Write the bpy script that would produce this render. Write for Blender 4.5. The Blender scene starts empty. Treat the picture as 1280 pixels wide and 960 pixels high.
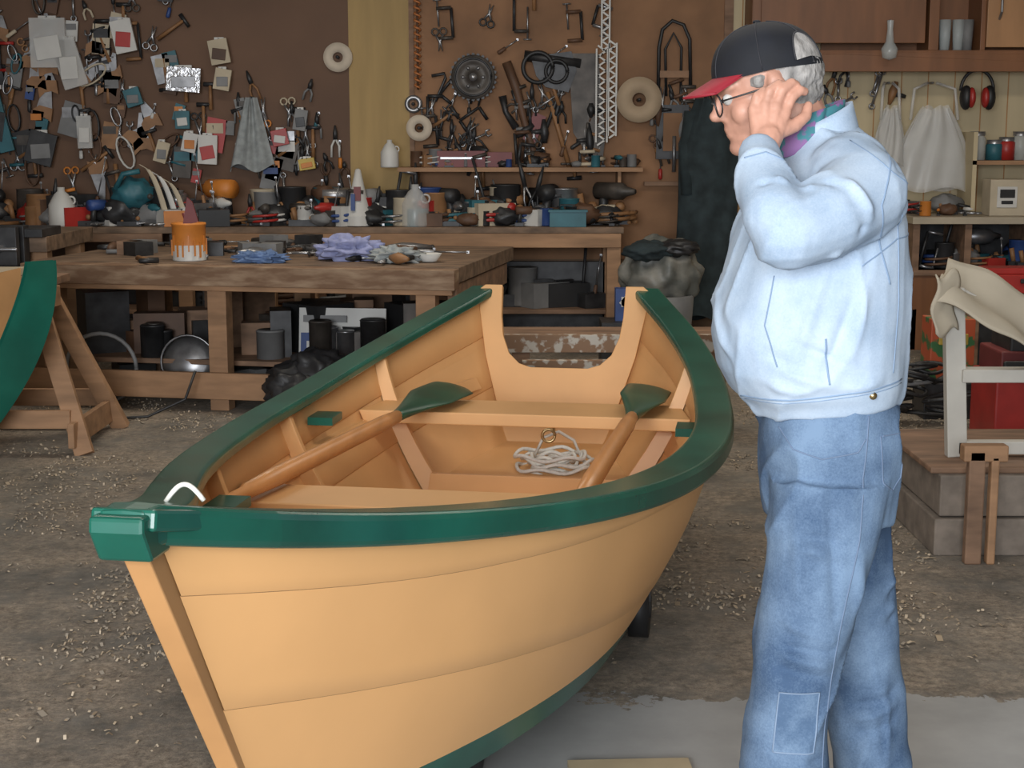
import bpy, bmesh, math, random
import numpy as np
from mathutils import Vector, Matrix, Euler, noise
from mathutils.bvhtree import BVHTree
random.seed(7)
sc = bpy.context.scene
V = Vector
R = math.radians

# ------------------------------------------------------------------ materials
_m = {}
def M(name, col, rough=.6, var=.12, scale=6., bump=.0, metal=0., wood=False, stretch=(1, 1, 1), col2=None, thr=None, spec=None, alpha=None, detail=5, coat=0):
    if name in _m: return _m[name]
    m = bpy.data.materials.new(name); m.use_nodes = True
    nt = m.node_tree; N = nt.nodes; L = nt.links
    b = N['Principled BSDF']
    tc = N.new('ShaderNodeTexCoord'); mp = N.new('ShaderNodeMapping')
    L.new(tc.outputs['Object'], mp.inputs['Vector'])
    st = (stretch[0]*scale, stretch[1]*scale, stretch[2]*scale)
    mp.inputs['Scale'].default_value = st
    nz = N.new('ShaderNodeTexNoise'); nz.inputs['Detail'].default_value = detail
    nz.inputs['Scale'].default_value = 1.0
    L.new(mp.outputs[0], nz.inputs['Vector'])
    fac = nz.outputs['Fac']
    cr = N.new('ShaderNodeValToRGB')
    if col2 is None:
        a = tuple(max(0, c*(1-var)) for c in col); c2 = tuple(min(1, c*(1+var)) for c in col)
        cr.color_ramp.elements[0].position = .3; cr.color_ramp.elements[1].position = .7
    else:
        a, c2 = col, col2
        t = thr or (.45, .6)
        cr.color_ramp.elements[0].position = t[0]; cr.color_ramp.elements[1].position = t[1]
    cr.color_ramp.elements[0].color = (*a, 1); cr.color_ramp.elements[1].color = (*c2, 1)
    L.new(fac, cr.inputs[0]); L.new(cr.outputs[0], b.inputs['Base Color'])
    b.inputs['Roughness'].default_value = rough; b.inputs['Metallic'].default_value = metal
    if coat: b.inputs['Coat Weight'].default_value = coat
    if alpha is not None: b.inputs['Alpha'].default_value = alpha
    if bump:
        bp = N.new('ShaderNodeBump'); bp.inputs['Strength'].default_value = bump; bp.inputs['Distance'].default_value = .01
        L.new(fac, bp.inputs['Height']); L.new(bp.outputs[0], b.inputs['Normal'])
    _m[name] = m
    return m
def denim(name, lo, hi, sc1, weave=True):
    """washed denim: large wash mottling + fine weave"""
    m = bpy.data.materials.new(name); m.use_nodes = True; nt = m.node_tree; N = nt.nodes; L = nt.links; b = N['Principled BSDF']
    b.inputs['Roughness'].default_value = .9; b.inputs['Specular IOR Level'].default_value = .15
    tc = N.new('ShaderNodeTexCoord')
    def nn(s, d, r=.6):
        n = N.new('ShaderNodeTexNoise'); n.inputs['Scale'].default_value = s; n.inputs['Detail'].default_value = d; n.inputs['Roughness'].default_value = r; L.new(tc.outputs['Object'], n.inputs['Vector']); return n
    a = nn(sc1, 5, .6); f = nn(260, 3, .7)
    x = N.new('ShaderNodeMath'); x.operation = 'MULTIPLY_ADD'; L.new(f.outputs[0], x.inputs[0]); x.inputs[1].default_value = .35; L.new(a.outputs[0], x.inputs[2])
    r = N.new('ShaderNodeValToRGB'); r.color_ramp.elements[0].position = .50; r.color_ramp.elements[1].position = .84; r.color_ramp.elements[0].color = (*lo, 1); r.color_ramp.elements[1].color = (*hi, 1)
    L.new(x.outputs[0], r.inputs[0]); L.new(r.outputs[0], b.inputs['Base Color'])
    bp = N.new('ShaderNodeBump'); bp.inputs['Strength'].default_value = .12; bp.inputs['Distance'].default_value = .004; L.new(x.outputs[0], bp.inputs['Height']); L.new(bp.outputs[0], b.inputs['Normal'])
    return m

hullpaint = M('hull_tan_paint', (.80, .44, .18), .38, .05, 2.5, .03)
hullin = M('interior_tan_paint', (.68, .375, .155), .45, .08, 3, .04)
stemtan_shaded = M('stem_tan_shaded', (.48, .25, .10), .45, .1, 5, .05)  # hull tan darkened, the stem's shade painted in; also planks the second dory
green = M('rail_green_gloss', (.008, .095, .066), .26, .35, 3, .04)
seam_m = M('seam_brown', (.40, .21, .085), .8)
oarwood = M('oar_varnish', (.58, .26, .09), .35, .15, 6, .03, stretch=(4, .5, 4))
oargreen = M('oar_green', (.012, .075, .042), .35, .3, 5)
rope_m = M('rope_white', (.66, .64, .58), .8, .1, 60, .3)
brass = M('brass', (.5, .38, .2), .35, .1, metal=1)
pine = M('pine_board', (.32, .18, .095), .7, .25, 3, .15, stretch=(1, 4, 6))
pine2 = M('pine_worn', (.22, .13, .08), .75, .35, 4, .2, stretch=(1, 4, 4))
benchtop = M('bench_top_worn', (.17, .11, .07), .7, .5, 5, .2, stretch=(1, 3, 3))
benchedge = M('bench_edge_worn', (.18, .10, .055), .75, col2=(.36, .25, .16), thr=(.42, .72), scale=6, bump=.2, stretch=(1, 1, 4))
paintspl = M('paint_spattered_board', (.25, .15, .09), .8, col2=(.5, .46, .40), thr=(.5, .58), scale=22, bump=.2)
black = M('black_rubber', (.015, .015, .016), .5, .3)
dark = M('dark_metal', (.04, .04, .042), .45, .4, 12, .1, metal=.4)
dark2 = M('oiled_iron', (.07, .06, .052), .5, .4, 12, .1, metal=.3)
steel = M('steel', (.32, .32, .33), .35, .3, 12, metal=.8)
grey = M('grey_paint', (.18, .18, .18), .6, .2)
white = M('white_plastic', (.56, .55, .52), .5, .08)
cream = M('cream_cardboard', (.48, .41, .30), .8, .12)
red = M('red_paint', (.36, .025, .02), .4, .2)
maroon = M('maroon', (.16, .028, .028), .5, .2)
orange = M('orange_paint', (.55, .19, .03), .5, .2)
teal = M('teal', (.025, .12, .15), .5, .2)
blue = M('blue', (.025, .06, .2), .5, .2)
yellow = M('yellow', (.48, .34, .06), .5, .2)
brownleather = M('brown_leather', (.10, .05, .027), .6, .3)
woodhandle = M('handle_wood', (.26, .13, .055), .55, .2, 10)
navy = M('navy_cloth', (.022, .034, .038), .9, .4, 10, .2)
lilac = M('lilac_rag', (.26, .28, .46), .9, .2, 20, .2)
greyrag = M('grey_rag', (.28, .30, .30), .9, .2, 20, .2)
plastic = M('clear_poly_bag', (.75, .75, .73), .25, .05, alpha=.4)
foil = M('foil_pack', (.6, .6, .62), .2, .4, 30, .8, metal=.7)
glassy = M('jar_glass', (.6, .65, .65), .1, .05, alpha=.4)
COLS = [dark, dark, dark2, dark2, steel, steel, black, black, grey, grey, woodhandle, brownleather, brownleather, red, white, teal, orange, blue, white, cream]

# ------------------------------------------------------------------ builder
class B:
    def __init__(s): s.bm = bmesh.new(); s.mats = []
    def mi(s, m):
        if m not in s.mats: s.mats.append(m)
        return s.mats.index(m)
    def add(s, vs, fs, m, smooth=False):
        i = s.mi(m); bv = [s.bm.verts.new(v) for v in vs]
        for f in fs:
            try:
                fc = s.bm.faces.new([bv[k] for k in f]); fc.material_index = i; fc.smooth = smooth
            except ValueError: pass
        return bv
    def box(s, c, size, m, rot=None, mat=None):
        x, y, z = [k/2 for k in size]
        vs = [V((sx*x, sy*y, sz*z)) for sz in (-1, 1) for sx, sy in ((-1, -1), (1, -1), (1, 1), (-1, 1))]
        if rot: 
            E = Euler(rot).to_matrix(); vs = [E@v for v in vs]
        if mat: vs = [mat@(v+V(c)) for v in vs]
        else: vs = [v+V(c) for v in vs]
        s.add(vs, [(3, 2, 1, 0), (4, 5, 6, 7), (0, 1, 5, 4), (1, 2, 6, 5), (2, 3, 7, 6), (3, 0, 4, 7)], m)
    def bb(s, a, b, m, mat=None):
        c = [(a[i]+b[i])/2 for i in range(3)]; s.box(c, [abs(a[i]-b[i]) for i in range(3)], m, mat=mat)
    def tube(s, pts, r, m, n=8, cap=True, smooth=True, flat=None):
        pts = [V(p) for p in pts]; k = len(pts)
        if not hasattr(r, '__len__'): r = [r]*k
        rings = []; prev = None
        for i, p in enumerate(pts):
            t = (pts[min(i+1, k-1)]-pts[max(i-1, 0)]).normalized()
            if prev is None:
                u = t.orthogonal().normalized()
                if flat is not None: u = (V(flat)-t*V(flat).dot(t)).normalized()
            else:
                u = (prev-t*prev.dot(t))
                u = u.normalized() if u.length > 1e-6 else t.orthogonal().normalized()
            prev = u; w = t.cross(u)
            ri = r[i]
            ra, rb = (ri if hasattr(ri, '__len__') else (ri, ri))
            rings.append([p+u*ra*math.cos(2*math.pi*j/n)+w*rb*math.sin(2*math.pi*j/n) for j in range(n)])
        vs = [v for rg in rings for v in rg]
        fs = [(i*n+j, i*n+(j+1) % n, (i+1)*n+(j+1) % n, (i+1)*n+j) for i in range(k-1) for j in range(n)]
        if cap: fs += [tuple(range(n-1, -1, -1)), tuple((k-1)*n+j for j in range(n))]
        s.add(vs, fs, m, smooth)
    def cyl(s, p0, p1, r0, m, r1=None, n=18): s.tube([p0, p1], [r0, r0 if r1 is None else r1], m, n)
    def lathe(s, prof, c, m, mat=None, n=24, smooth=True):
        vs = []; 
        for r, z in prof:
            for j in range(n):
                a = 2*math.pi*j/n; v = V((r*math.cos(a), r*math.sin(a), z))
                if mat: v = mat@v
                vs.append(v+V(c))
        k = len(prof)
        fs = [(i*n+j, i*n+(j+1) % n, (i+1)*n+(j+1) % n, (i+1)*n+j) for i in range(k-1) for j in range(n)]
        s.add(vs, fs, m, smooth)
    def prism(s, pts, o, ux, uy, th, m):
        o, ux, uy = V(o), V(ux), V(uy); nn = ux.cross(uy).normalized()*th/2
        a = [o+ux*p[0]+uy*p[1]+nn for p in pts]; b = [o+ux*p[0]+uy*p[1]-nn for p in pts]; n = len(pts)
        s.add(a+b, [tuple(range(n)), tuple(range(2*n-1, n-1, -1))]+[(i, i+n, (i+1) % n+n, (i+1) % n) for i in range(n)], m)
    def grid(s, fn, nu, nv, m, smooth=True):
        vs = [fn(i/nu, j/nv) for i in range(nu+1) for j in range(nv+1)]
        fs = [(i*(nv+1)+j, (i+1)*(nv+1)+j, (i+1)*(nv+1)+j+1, i*(nv+1)+j+1) for i in range(nu) for j in range(nv)]
        s.add(vs, fs, m, smooth)
    def ell(s, c, r, m, rot=None, n=16, jitter=0, seed=0, fr=2.2):
        E = Euler(rot).to_matrix() if rot else Matrix.Identity(3); vs = []; k = n//2
        for i in range(k+1):
            for j in range(n):
                a = math.pi*i/k; b = 2*math.pi*j/n
                d = V((math.sin(a)*math.cos(b), math.sin(a)*math.sin(b), math.cos(a)))
                q = 1+(jitter*noise.noise(d*fr+V((seed, seed*2, 0))) if jitter else 0)
                vs.append(E@V((d.x*r[0]*q, d.y*r[1]*q, d.z*r[2]*q))+V(c))
        fs = [(i*n+j, (i+1)*n+j, (i+1)*n+(j+1) % n, i*n+(j+1) % n) for i in range(k) for j in range(n)]
        s.add(vs, fs, m, True)
    def torus(s, c, Rr, r, m, axis='y', n=28):
        pts = []
        for j in range(n+1):
            a = 2*math.pi*j/n
            d = {'y': V((math.cos(a), 0, math.sin(a))), 'z': V((math.cos(a), math.sin(a), 0)), 'x': V((0, math.cos(a), math.sin(a)))}[axis]
            pts.append(V(c)+d*Rr)
        s.tube(pts, r, m, 8)
    def done(s, name, parent=None, bevel=0):
        bmesh.ops.remove_doubles(s.bm, verts=s.bm.verts, dist=1e-6)
        bmesh.ops.recalc_face_normals(s.bm, faces=s.bm.faces)
        me = bpy.data.meshes.new(name); s.bm.to_mesh(me); s.bm.free()
        for m in s.mats: me.materials.append(m)
        ob = bpy.data.objects.new(name, me); sc.collection.objects.link(ob)
        if parent: ob.parent = parent
        if bevel:
            md = ob.modifiers.new('bevel', 'BEVEL'); md.width = bevel; md.segments = 2; md.limit_method = 'ANGLE'; md.angle_limit = R(40)
        return ob
def empty(name, loc=(0, 0, 0)):
    e = bpy.data.objects.new(name, None); e.location = (0, 0, 0); sc.collection.objects.link(e); e.empty_display_size = .1
    return e

# ------------------------------------------------------------------ camera
cam = bpy.data.cameras.new('camera'); cam.sensor_width = 36; cam.lens = 1900*36/1280
co = bpy.data.objects.new('camera', cam); sc.collection.objects.link(co)
co.location = (0, 0, 1.54); co.rotation_euler = (R(90-9.325), 0, 0); sc.camera = co
cam.clip_end = 100

# ------------------------------------------------------------------ room shell
WY = 11.6
def wx(a): return (a-640)*.00600      # back-wall survey: horizontal station -> metres
def wz(b): return 1.54+(168-b)*.0059  # back-wall survey: vertical station -> metres

fl = bpy.data.materials.new('dusty_concrete_floor'); fl.use_nodes = True
nt = fl.node_tree; N = nt.nodes; L = nt.links; bs = N['Principled BSDF']; bs.inputs['Roughness'].default_value = .85
tc = N.new('ShaderNodeTexCoord')
def nz(scale, det=6, rough=.6):
    n = N.new('ShaderNodeTexNoise'); n.inputs['Scale'].default_value = scale; n.inputs['Detail'].default_value = det; n.inputs['Roughness'].default_value = rough
    L.new(tc.outputs['Object'], n.inputs['Vector']); return n
def ramp(src, p0, p1, c0, c1):
    r = N.new('ShaderNodeValToRGB'); r.color_ramp.elements[0].position = p0; r.color_ramp.elements[1].position = p1
    r.color_ramp.elements[0].color = (*c0, 1); r.color_ramp.elements[1].color = (*c1, 1); L.new(src, r.inputs[0]); return r
def mix(f, a, b):
    x = N.new('ShaderNodeMix'); x.data_type = 'RGBA'; L.new(f, x.inputs[0]); L.new(a, x.inputs[6]); L.new(b, x.inputs[7]); return x
base = ramp(nz(4, 9, .7).outputs[0], .35, .68, (.085, .078, .068), (.25, .23, .20))
dust = ramp(nz(30, 9, .9).outputs[0], .40, .62, (.13, .10, .075), (.52, .43, .33))
dm = ramp(nz(1.6, 9, .8).outputs[0], .40, .60, (0, 0, 0), (1, 1, 1))
m1 = mix(dm.outputs[0], base.outputs[0], dust.outputs[0])
slab = ramp(nz(5, 8).outputs[0], .3, .7, (.28, .28, .275), (.35, .35, .345))
sx = N.new('ShaderNodeSeparateXYZ'); L.new(tc.outputs['Object'], sx.inputs[0])
n3 = nz(3, 8, .7)
def math_(op, a, b):
    x = N.new('ShaderNodeMath'); x.operation = op
    for i, q in enumerate((a, b)):
        if isinstance(q, (int, float)): x.inputs[i].default_value = q
        else: L.new(q, x.inputs[i])
    return x.outputs[0]
wob = math_('MULTIPLY', math_('SUBTRACT', n3.outputs[0], .5), .6)
yy = math_('ADD', sx.outputs[1], wob)
xx = math_('ADD', sx.outputs[0], wob)
my = math_('LESS_THAN', yy, 4.0); mx = math_('GREATER_THAN', xx, -.35)
mk = math_('MULTIPLY', my, mx)
m2 = mix(mk, m1.outputs[2], slab.outputs[0])
L.new(m2.outputs[2], bs.inputs['Base Color'])
bp = N.new('ShaderNodeBump'); bp.inputs['Strength'].default_value = .6; bp.inputs['Distance'].default_value = .012
bh = N.new('ShaderNodeMix'); bh.data_type = 'FLOAT'; L.new(mk, bh.inputs[0]); L.new(nz(38, 9, .85).outputs[0], bh.inputs[2]); bh.inputs[3].default_value = .5
L.new(bh.outputs[0], bp.inputs['Height']); L.new(bp.outputs[0], bs.inputs['Normal'])

b = B(); b.bb((-5.6, -3, -.1), (5.6, 11.7, 0), fl); b.done('floor')
hard = M('brown_hardboard', (.13, .068, .038), .7, .18, 1.5, .05)
ply = M('plywood_strip', (.38, .255, .10), .7, .12, 3, .05, stretch=(3, 1, .4))
osb = M('tan_fibreboard', (.245, .125, .06), .75, .25, 2.5, .1)
creamwall = M('cream_boards', (.52, .43, .27), .7, .1, 2, .05, stretch=(3, 1, .3))
b = B()
b.bb((-5.6, WY, 0), (5.6, WY+.12, 3.5), M('wall_dark', (.16, .10, .06), .8, .2, 2))
b.bb((-5.5, WY-.012, .6), (wx(437), WY+.01, 3.5), hard)
b.bb((wx(437), WY-.015, .6), (wx(515), WY+.01, 3.5), ply)
b.bb((wx(515), WY-.012, .6), (wx(905), WY+.01, 3.5), osb)
b.bb((wx(905), WY-.014, .0), (5.5, WY+.01, 3.5), creamwall)
for i in range(12):
    xg = wx(925)+i*.2
    b.bb((xg, WY-.017, .2), (xg+.008, WY-.005, 3.4), seam_m)
b.bb((wx(512), WY-.03, .95), (wx(518), WY-.01, 3.5), pine2)
b.bb((wx(903), WY-.03, 0), (wx(914), WY-.01, 3.5), pine2)
b.done('wall_back')
wl = M('wall_side_plaster', (.30, .24, .17), .8, .15, 1)
b = B(); b.bb((-5.72, -3, 0), (-5.6, 11.7, 3.5), wl); b.done('wall_left')
b = B(); b.bb((5.6, -3, 0), (5.72, 11.7, 3.5), wl); b.done('wall_right')
b = B(); b.bb((-5.7, -3, 3.5), (5.7, 11.7, 3.6), M('ceiling_boards', (.34, .30, .25), .8)); b.done('ceiling')

# ------------------------------------------------------------------ dory
TH = math.atan(.1642); BX, BY = -.505, 1.985; SN, CS = math.sin(TH), math.cos(TH)
def BL(s, w, z): return V((BX+s*SN+w*CS, BY+s*CS-w*SN, z))
def herm(xs, ys):
    xs = list(map(float, xs)); ys = list(map(float, ys)); n = len(xs)
    d = [(ys[i+1]-ys[i])/(xs[i+1]-xs[i]) for i in range(n-1)]
    m = [d[0]]+[(d[i-1]+d[i])/2 for i in range(1, n-1)]+[d[-1]]
    def f(x):
        x = min(max(x, xs[0]), xs[-1]); i = 0
        while i < n-2 and x > xs[i+1]: i += 1
        h = xs[i+1]-xs[i]; t = (x-xs[i])/h
        return (2*t**3-3*t*t+1)*ys[i]+(t**3-2*t*t+t)*h*m[i]+(-2*t**3+3*t*t)*ys[i+1]+(t**3-t*t)*h*m[i+1]
    return f
W = herm([0, .4, .8, 1.2, 1.6, 2, 2.5, 3, 3.5, 4, 4.5], [.020, .165, .305, .45, .575, .66, .71, .695, .64, .53, .365])
Wc = herm([.53, 1.0, 1.5, 1.9, 2.5, 3.2, 3.8, 4.2], [.018, .22, .385, .46, .49, .43, .32, .2])
Z = lambda s: .68+.0554*(s-2.55)**2
Zc = lambda s: .20+.02*(s-2.4)**2
LS = 4.5
S0, S1 = 4.5, 3.67
def side(t, k, off=0.):
    s0 = -.005+(S0+.005)*t; s1 = .52+(S1+.01)*t
    w = W(s0)*(1-k)+Wc(s1)*k+.035*math.sin(math.pi*k)*min(1, t*6); z = Z(s0)*(1-k)+Zc(s1)*k
    return s0*(1-k)+s1*k, max(.004, w+off), z
def inner_w(s, z):
    lo, hi = 0., 1.
    for _ in range(30):
        k = (lo+hi)/2; t = min(1, max(0, (s-.53*k)/(S0-(S0-S1)*k)))
        if side(t, k)[2] > z: lo = k
        else: hi = k
    return side(t, k)[1]-.016
boat = empty('dory_rowing_boat')
f1 = herm([0, .15, .4, 1], [.19, .195, .155, .13])
f2 = herm([0, .2, .42, .7, 1], [.49, .585, .71, .69, .66])
f3 = lambda t: .88
ks = [lambda t: 0., f1, f2, f3, lambda t: 1.]
b = B()
def sgn(sg, q): return BL(q[0], q[1]*sg, q[2])
for sg in (-1, 1):
    for i in range(4):
        a, c = ks[i], ks[i+1]; step = .002 if i < 2 else .0
        m = hullpaint if i < 3 else green
        b.grid(lambda u, v: sgn(sg, side(u, a(u)*(1-v)+c(u)*v, step*v)), 60, 5, m)
        if i < 2:
            b.grid(lambda u, v: sgn(sg, side(u, c(u)+.003*v, step-(step+.0008)*v)), 60, 1, seam_m, False)
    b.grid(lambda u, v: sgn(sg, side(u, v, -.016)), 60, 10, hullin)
    for kk in (.3, .62):
        b.grid(lambda u, v: sgn(sg, side(u, kk+.01*v, -.022+.006*v)), 60, 1, hullin, False)
        b.grid(lambda u, v: sgn(sg, side(u, kk-.25*v, -.022+.005*v)), 60, 2, hullin)
def bottom(u, v, dz=0, sh=0):
    s1 = .53+S1*u; return BL(s1, (v*2-1)*max(0, Wc(s1)-sh), Zc(s1)+dz)
b.grid(lambda u, v: bottom(u, v), 40, 4, green)
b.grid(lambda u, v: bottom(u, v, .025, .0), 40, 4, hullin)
b.done('hull_planking', boat)
# rails
b = B(); sec = [(.034, -.046), (.04, -.035), (.04, -.002), (.032, .012), (-.07, .014), (-.078, .006), (-.078, -.02), (-.002, -.024), (-.002, -.046)]
for sg in (-1, 1):
    n = len(sec)
    def rf(u, v):
        j = int(round(v*n)) % n; s0 = -.045+(LS+.045)*u; o = sec[j]; e = min(1, u*12+.35)
        return BL(s0, sg*max(.0, W(s0)+o[0]*(e if o[0] > 0 else 1)), Z(max(0, s0))+o[1])
    b.grid(rf, 90, n, green, False)
    for u in (0, 1):
        b.add([rf(u, j/n) for j in range(n)], [tuple(range(n))], green)
# breasthook and stem head
b.prism([(-.045, -.045), (.10, -.075), (.30, -.12), (.30, .12), (.10, .075), (-.045, .045)], BL(0, 0, 1.030), V((SN, CS, -.24)).normalized(), V((CS, -SN, 0)), .03, green)
b.prism([(-.068, .0), (-.04, -.046), (.02, -.046), (.075, -.02), (.075, .008), (.0, .020), (-.066, .020)], BL(0, 0, 1.028), (SN, CS, 0), (0, 0, 1), .076, green)
b.done('gunwale_rails', boat, .006)
b = B()
b.prism([(-.028, 1.005), (.06, 1.005), (.16, .85), (.42, .50), (.62, .25), (.525, .25), (.305, .55)], BL(0, 0, 0), (SN, CS, 0), (0, 0, 1), .038, stemtan_shaded)
b.done('stem', boat, .003)
# transom with sculling notch
pts = [(-.19, .235), (.19, .235), (.25, .42), (.315, .62), (.352, .80), (.362, .885), (.335, .905), (.262, .905), (.257, .78), (.245, .70), (.215, .63), (.17, .59), (.12, .575),
       (-.12, .575), (-.17, .59), (-.215, .63), (-.245, .70), (-.257, .78), (-.262, .905), (-.335, .905), (-.362, .885), (-.352, .80), (-.315, .62), (-.25, .42)]
up = V((SN*.42, CS*.42, 1))
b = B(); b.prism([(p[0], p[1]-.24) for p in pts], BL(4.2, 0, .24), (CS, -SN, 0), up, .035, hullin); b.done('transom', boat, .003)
# frames, thwarts, risers
b = B()
for t in (.18, .40, .60, .80):
    for sg in (-1, 1):
        A = []; C = []
        for j in range(9):
            k = .03+.97*j/8; q = side(t, k, -.018); dd = .04+.04*k; A.append(BL(q[0]-.012, sg*q[1], q[2])); A.append(BL(q[0]+.014, sg*q[1], q[2]))
            C.append(BL(q[0]-.012, sg*max(.01, q[1]-dd), q[2])); C.append(BL(q[0]+.014, sg*max(.01, q[1]-dd), q[2]))
        vs = A+C; fs = []
        for j in range(8):
            o = 2*j; fs += [(18+o, 18+o+1, 18+o+3, 18+o+2), (o, 18+o, 18+o+2, o+2), (o+1, o+3, 18+o+3, 18+o+1)]
        fs += [(0, 1, 19, 18)]
        b.add(vs, fs, hullin)
    s1 = .53+S1*t
    b.prism([(-Wc(s1)+.02, 0), (Wc(s1)-.02, 0), (Wc(s1)-.03, .07), (-Wc(s1)+.03, .07)], BL(s1, 0, Zc(s1)+.02), (CS, -SN, 0), (0, 0, 1), .026, hullin)
b.done('frames', boat, .002)
def thwart(name, s0, s1, z, th=.03):
    b = B(); vs = []
    for zz in (z-th, z):
        for s, g in ((s0, -1), (s0, 1), (s1, 1), (s1, -1)): vs.append(BL(s, g*(inner_w(s, zz)-.008), zz))
    b.add(vs, [(3, 2, 1, 0), (4, 5, 6, 7), (0, 1, 5, 4), (1, 2, 6, 5), (2, 3, 7, 6), (3, 0, 4, 7)], hullin)
    b.done(name, boat, .004)
thwart('thwart_mid', 1.98, 2.2, .555); thwart('thwart_aft', 3.33, 3.6, .565, .045)
b = B()
for sg in (-1, 1):
    ring = []
    for j in range(41):
        s = .9+3.3*j/40; zz = .50+.01*(s-2.5)**2
        for dz, dw in ((-.022, 0), (.022, 0), (.022, -.022), (-.022, -.022)):
            ring.append(BL(s, sg*(inner_w(s, zz+dz)+dw), zz+dz))
    fs = [(4*j+i, 4*j+(i+1) % 4, 4*j+4+(i+1) % 4, 4*j+4+i) for j in range(40) for i in range(4)]
    b.add(ring, fs, hullin)
    for s in (1.72, 2.95):   # green oarlock pads on the inwale
        z_ = Z(s)-(.085 if s > 2 else .11); w0 = min(inner_w(s-.07, z_), inner_w(s+.07, z_)); c = BL(s, sg*(w0-.047), z_)
        b.box(c, (.085, .12, .026), green, rot=(0, 0, -TH))
b.done('risers_and_oarlock_pads', boat)
b = B()
pp = [BL(.085+.015*i/14, .008+.05*i/14, 1.034+.024*math.sin(math.pi*i/14)) for i in range(15)]
b.tube(pp, .0036, rope_m); b.done('bow_rope_loop', boat)

def oar(name, grip, tip, bl, bw, roll):
    g, t = V(grip), V(tip); d = (t-g).normalized(); Ln = (t-g).length
    side_ = d.cross(V((0, 0, 1))).normalized(); upv = side_.cross(d); side_ = (side_*math.cos(roll)+upv*math.sin(roll)); 
    b = B(); n = 22
    pts = [g+d*x for x in (0, .01, .12, .13, .3, Ln-bl-.1, Ln-bl+.02)]
    b.tube(pts, [.012, .017, .017, .022, .028, .026, .021], oarwood, 14)
    P = []; Rr = []
    for i in range(n):
        u = i/(n-1); P.append(g+d*(Ln-bl+bl*u)+V((0, 0, .01*math.sin(u*3))))
        wdt = .02+(bw/2-.02)*min(1, (u/.55))**1.2 if u < .55 else bw/2*(1 if u < .93 else max(.35, math.sqrt(max(0, 1-((u-.93)/.09)**2))))
        Rr.append((wdt, max(.006, .02*(1-u*1.2))))
    b.tube(P, Rr, oargreen, 14, flat=side_)
    return b.done(name)
oar('oar', (-.755, 3.86, .592), (-.205, 5.60, .610), .62, .16, R(-14))
oar('oar', (.16, 3.80, .592), (.515, 5.56, .615), .60, .165, R(-10))
# coiled rope
b = B(); pts = []
for i in range(300):
    a = i*.17; r_ = .095+.03*math.sin(i*.07+1); pts.append((.165+r_*1.15*math.cos(a)+.012*math.sin(i*.31), 5.76+r_*math.sin(a), .25+.00025*i+.008*math.sin(i*.9)))
b.tube(pts, .0075, rope_m, 6)
b.tube([(.09, 5.75, .32), (.12, 5.73, .39), (.18, 5.75, .41), (.24, 5.78, .37), (.27, 5.78, .3)], .006, rope_m, 6)
b.torus((.14, 5.72, .40), .024, .006, brass); b.torus((.16, 5.72, .44), .02, .006, brass, 'x')
b.done('coiled_rope')
# dolly
b = B()
for y0 in (3.5, 4.62):
    s = (y0-BY)/CS; c = BL(s, 0, .165); b.box(c, (.9 if y0 > 4 else .4, .09, .06), pine2, rot=(0, 0, -TH))
    for sg in (-1, 1):
        p = BL(s, sg*(.475 if y0 > 4 else .15), .095); ax = V((CS, -SN, 0))*.03
        b.cyl(p-ax, p+ax, .095, black, n=24); b.cyl(p-ax*1.2, p+ax*1.2, .035, dark); b.box(p+V((0, 0, .06)), (.07, .05, .07), dark, rot=(0, 0, -TH))
b.box(BL(2.1, 0, .155), (.09, 1.2, .05), pine2, rot=(0, 0, -TH))
b.done('boat_dolly')

# ------------------------------------------------------------------ man
man = empty('man_in_denim_jacket')
YM = 2.9
def e_bm(bm, c, r, Mx=None, n=20):
    k = n//2; vs = []
    for i in range(k+1):
        for j in range(n):
            a = math.pi*i/k; q = 2*math.pi*j/n
            v = V((math.sin(a)*math.cos(q)*r[0], math.sin(a)*math.sin(q)*r[1], math.cos(a)*r[2]))
            if Mx: v = Mx@v
            vs.append(bm.verts.new(v+V(c)))
    for i in range(k):
        for j in range(n):
            bm.faces.new([vs[i*n+j], vs[(i+1)*n+j], vs[(i+1)*n+(j+1) % n], vs[i*n+(j+1) % n]])
def chain(bm, pts, rad, n=16):
    """tapered limb with rounded joints"""
    pts = [V(p) for p in pts]
    for i in range(len(pts)-1):
        p, q = pts[i], pts[i+1]; r0, r1 = rad[i], rad[i+1]; t = (q-p).normalized(); u = t.orthogonal().normalized(); w = t.cross(u)
        vs = [bm.verts.new(c+(u*math.cos(2*math.pi*j/n)+w*math.sin(2*math.pi*j/n))*r) for c, r in ((p, r0), (q, r1)) for j in range(n)]
        for j in range(n): bm.faces.new([vs[j], vs[(j+1) % n], vs[n+(j+1) % n], vs[n+j]])
        bm.faces.new(vs[:n][::-1]); bm.faces.new(vs[n:])
    for p, r in zip(pts, rad): e_bm(bm, p, (r, r, r), n=14)
def loft(bm, rings, n=36, ex=2.4):
    R_ = []
    for rg in rings:
        z, x0, x1, hb = rg[:4]; tl = rg[4] if len(rg) > 4 else 0; yc = rg[5] if len(rg) > 5 else YM
        c = (x0+x1)/2; a = (x1-x0)/2; vs = []
        for j in range(n):
            q = 2*math.pi*j/n; cx, sy = math.cos(q), math.sin(q)
            px = math.copysign(abs(cx)**(2/ex), cx)*a; py = math.copysign(abs(sy)**(2/ex), sy)*hb
            vs.append(bm.verts.new((c+px, yc+py, z+tl*px)))
        R_.append(vs)
    for i in range(len(R_)-1):
        for j in range(n): bm.faces.new([R_[i][j], R_[i][(j+1) % n], R_[i+1][(j+1) % n], R_[i+1][j]])
    bm.faces.new(R_[0][::-1]); bm.faces.new(R_[-1])
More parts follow.
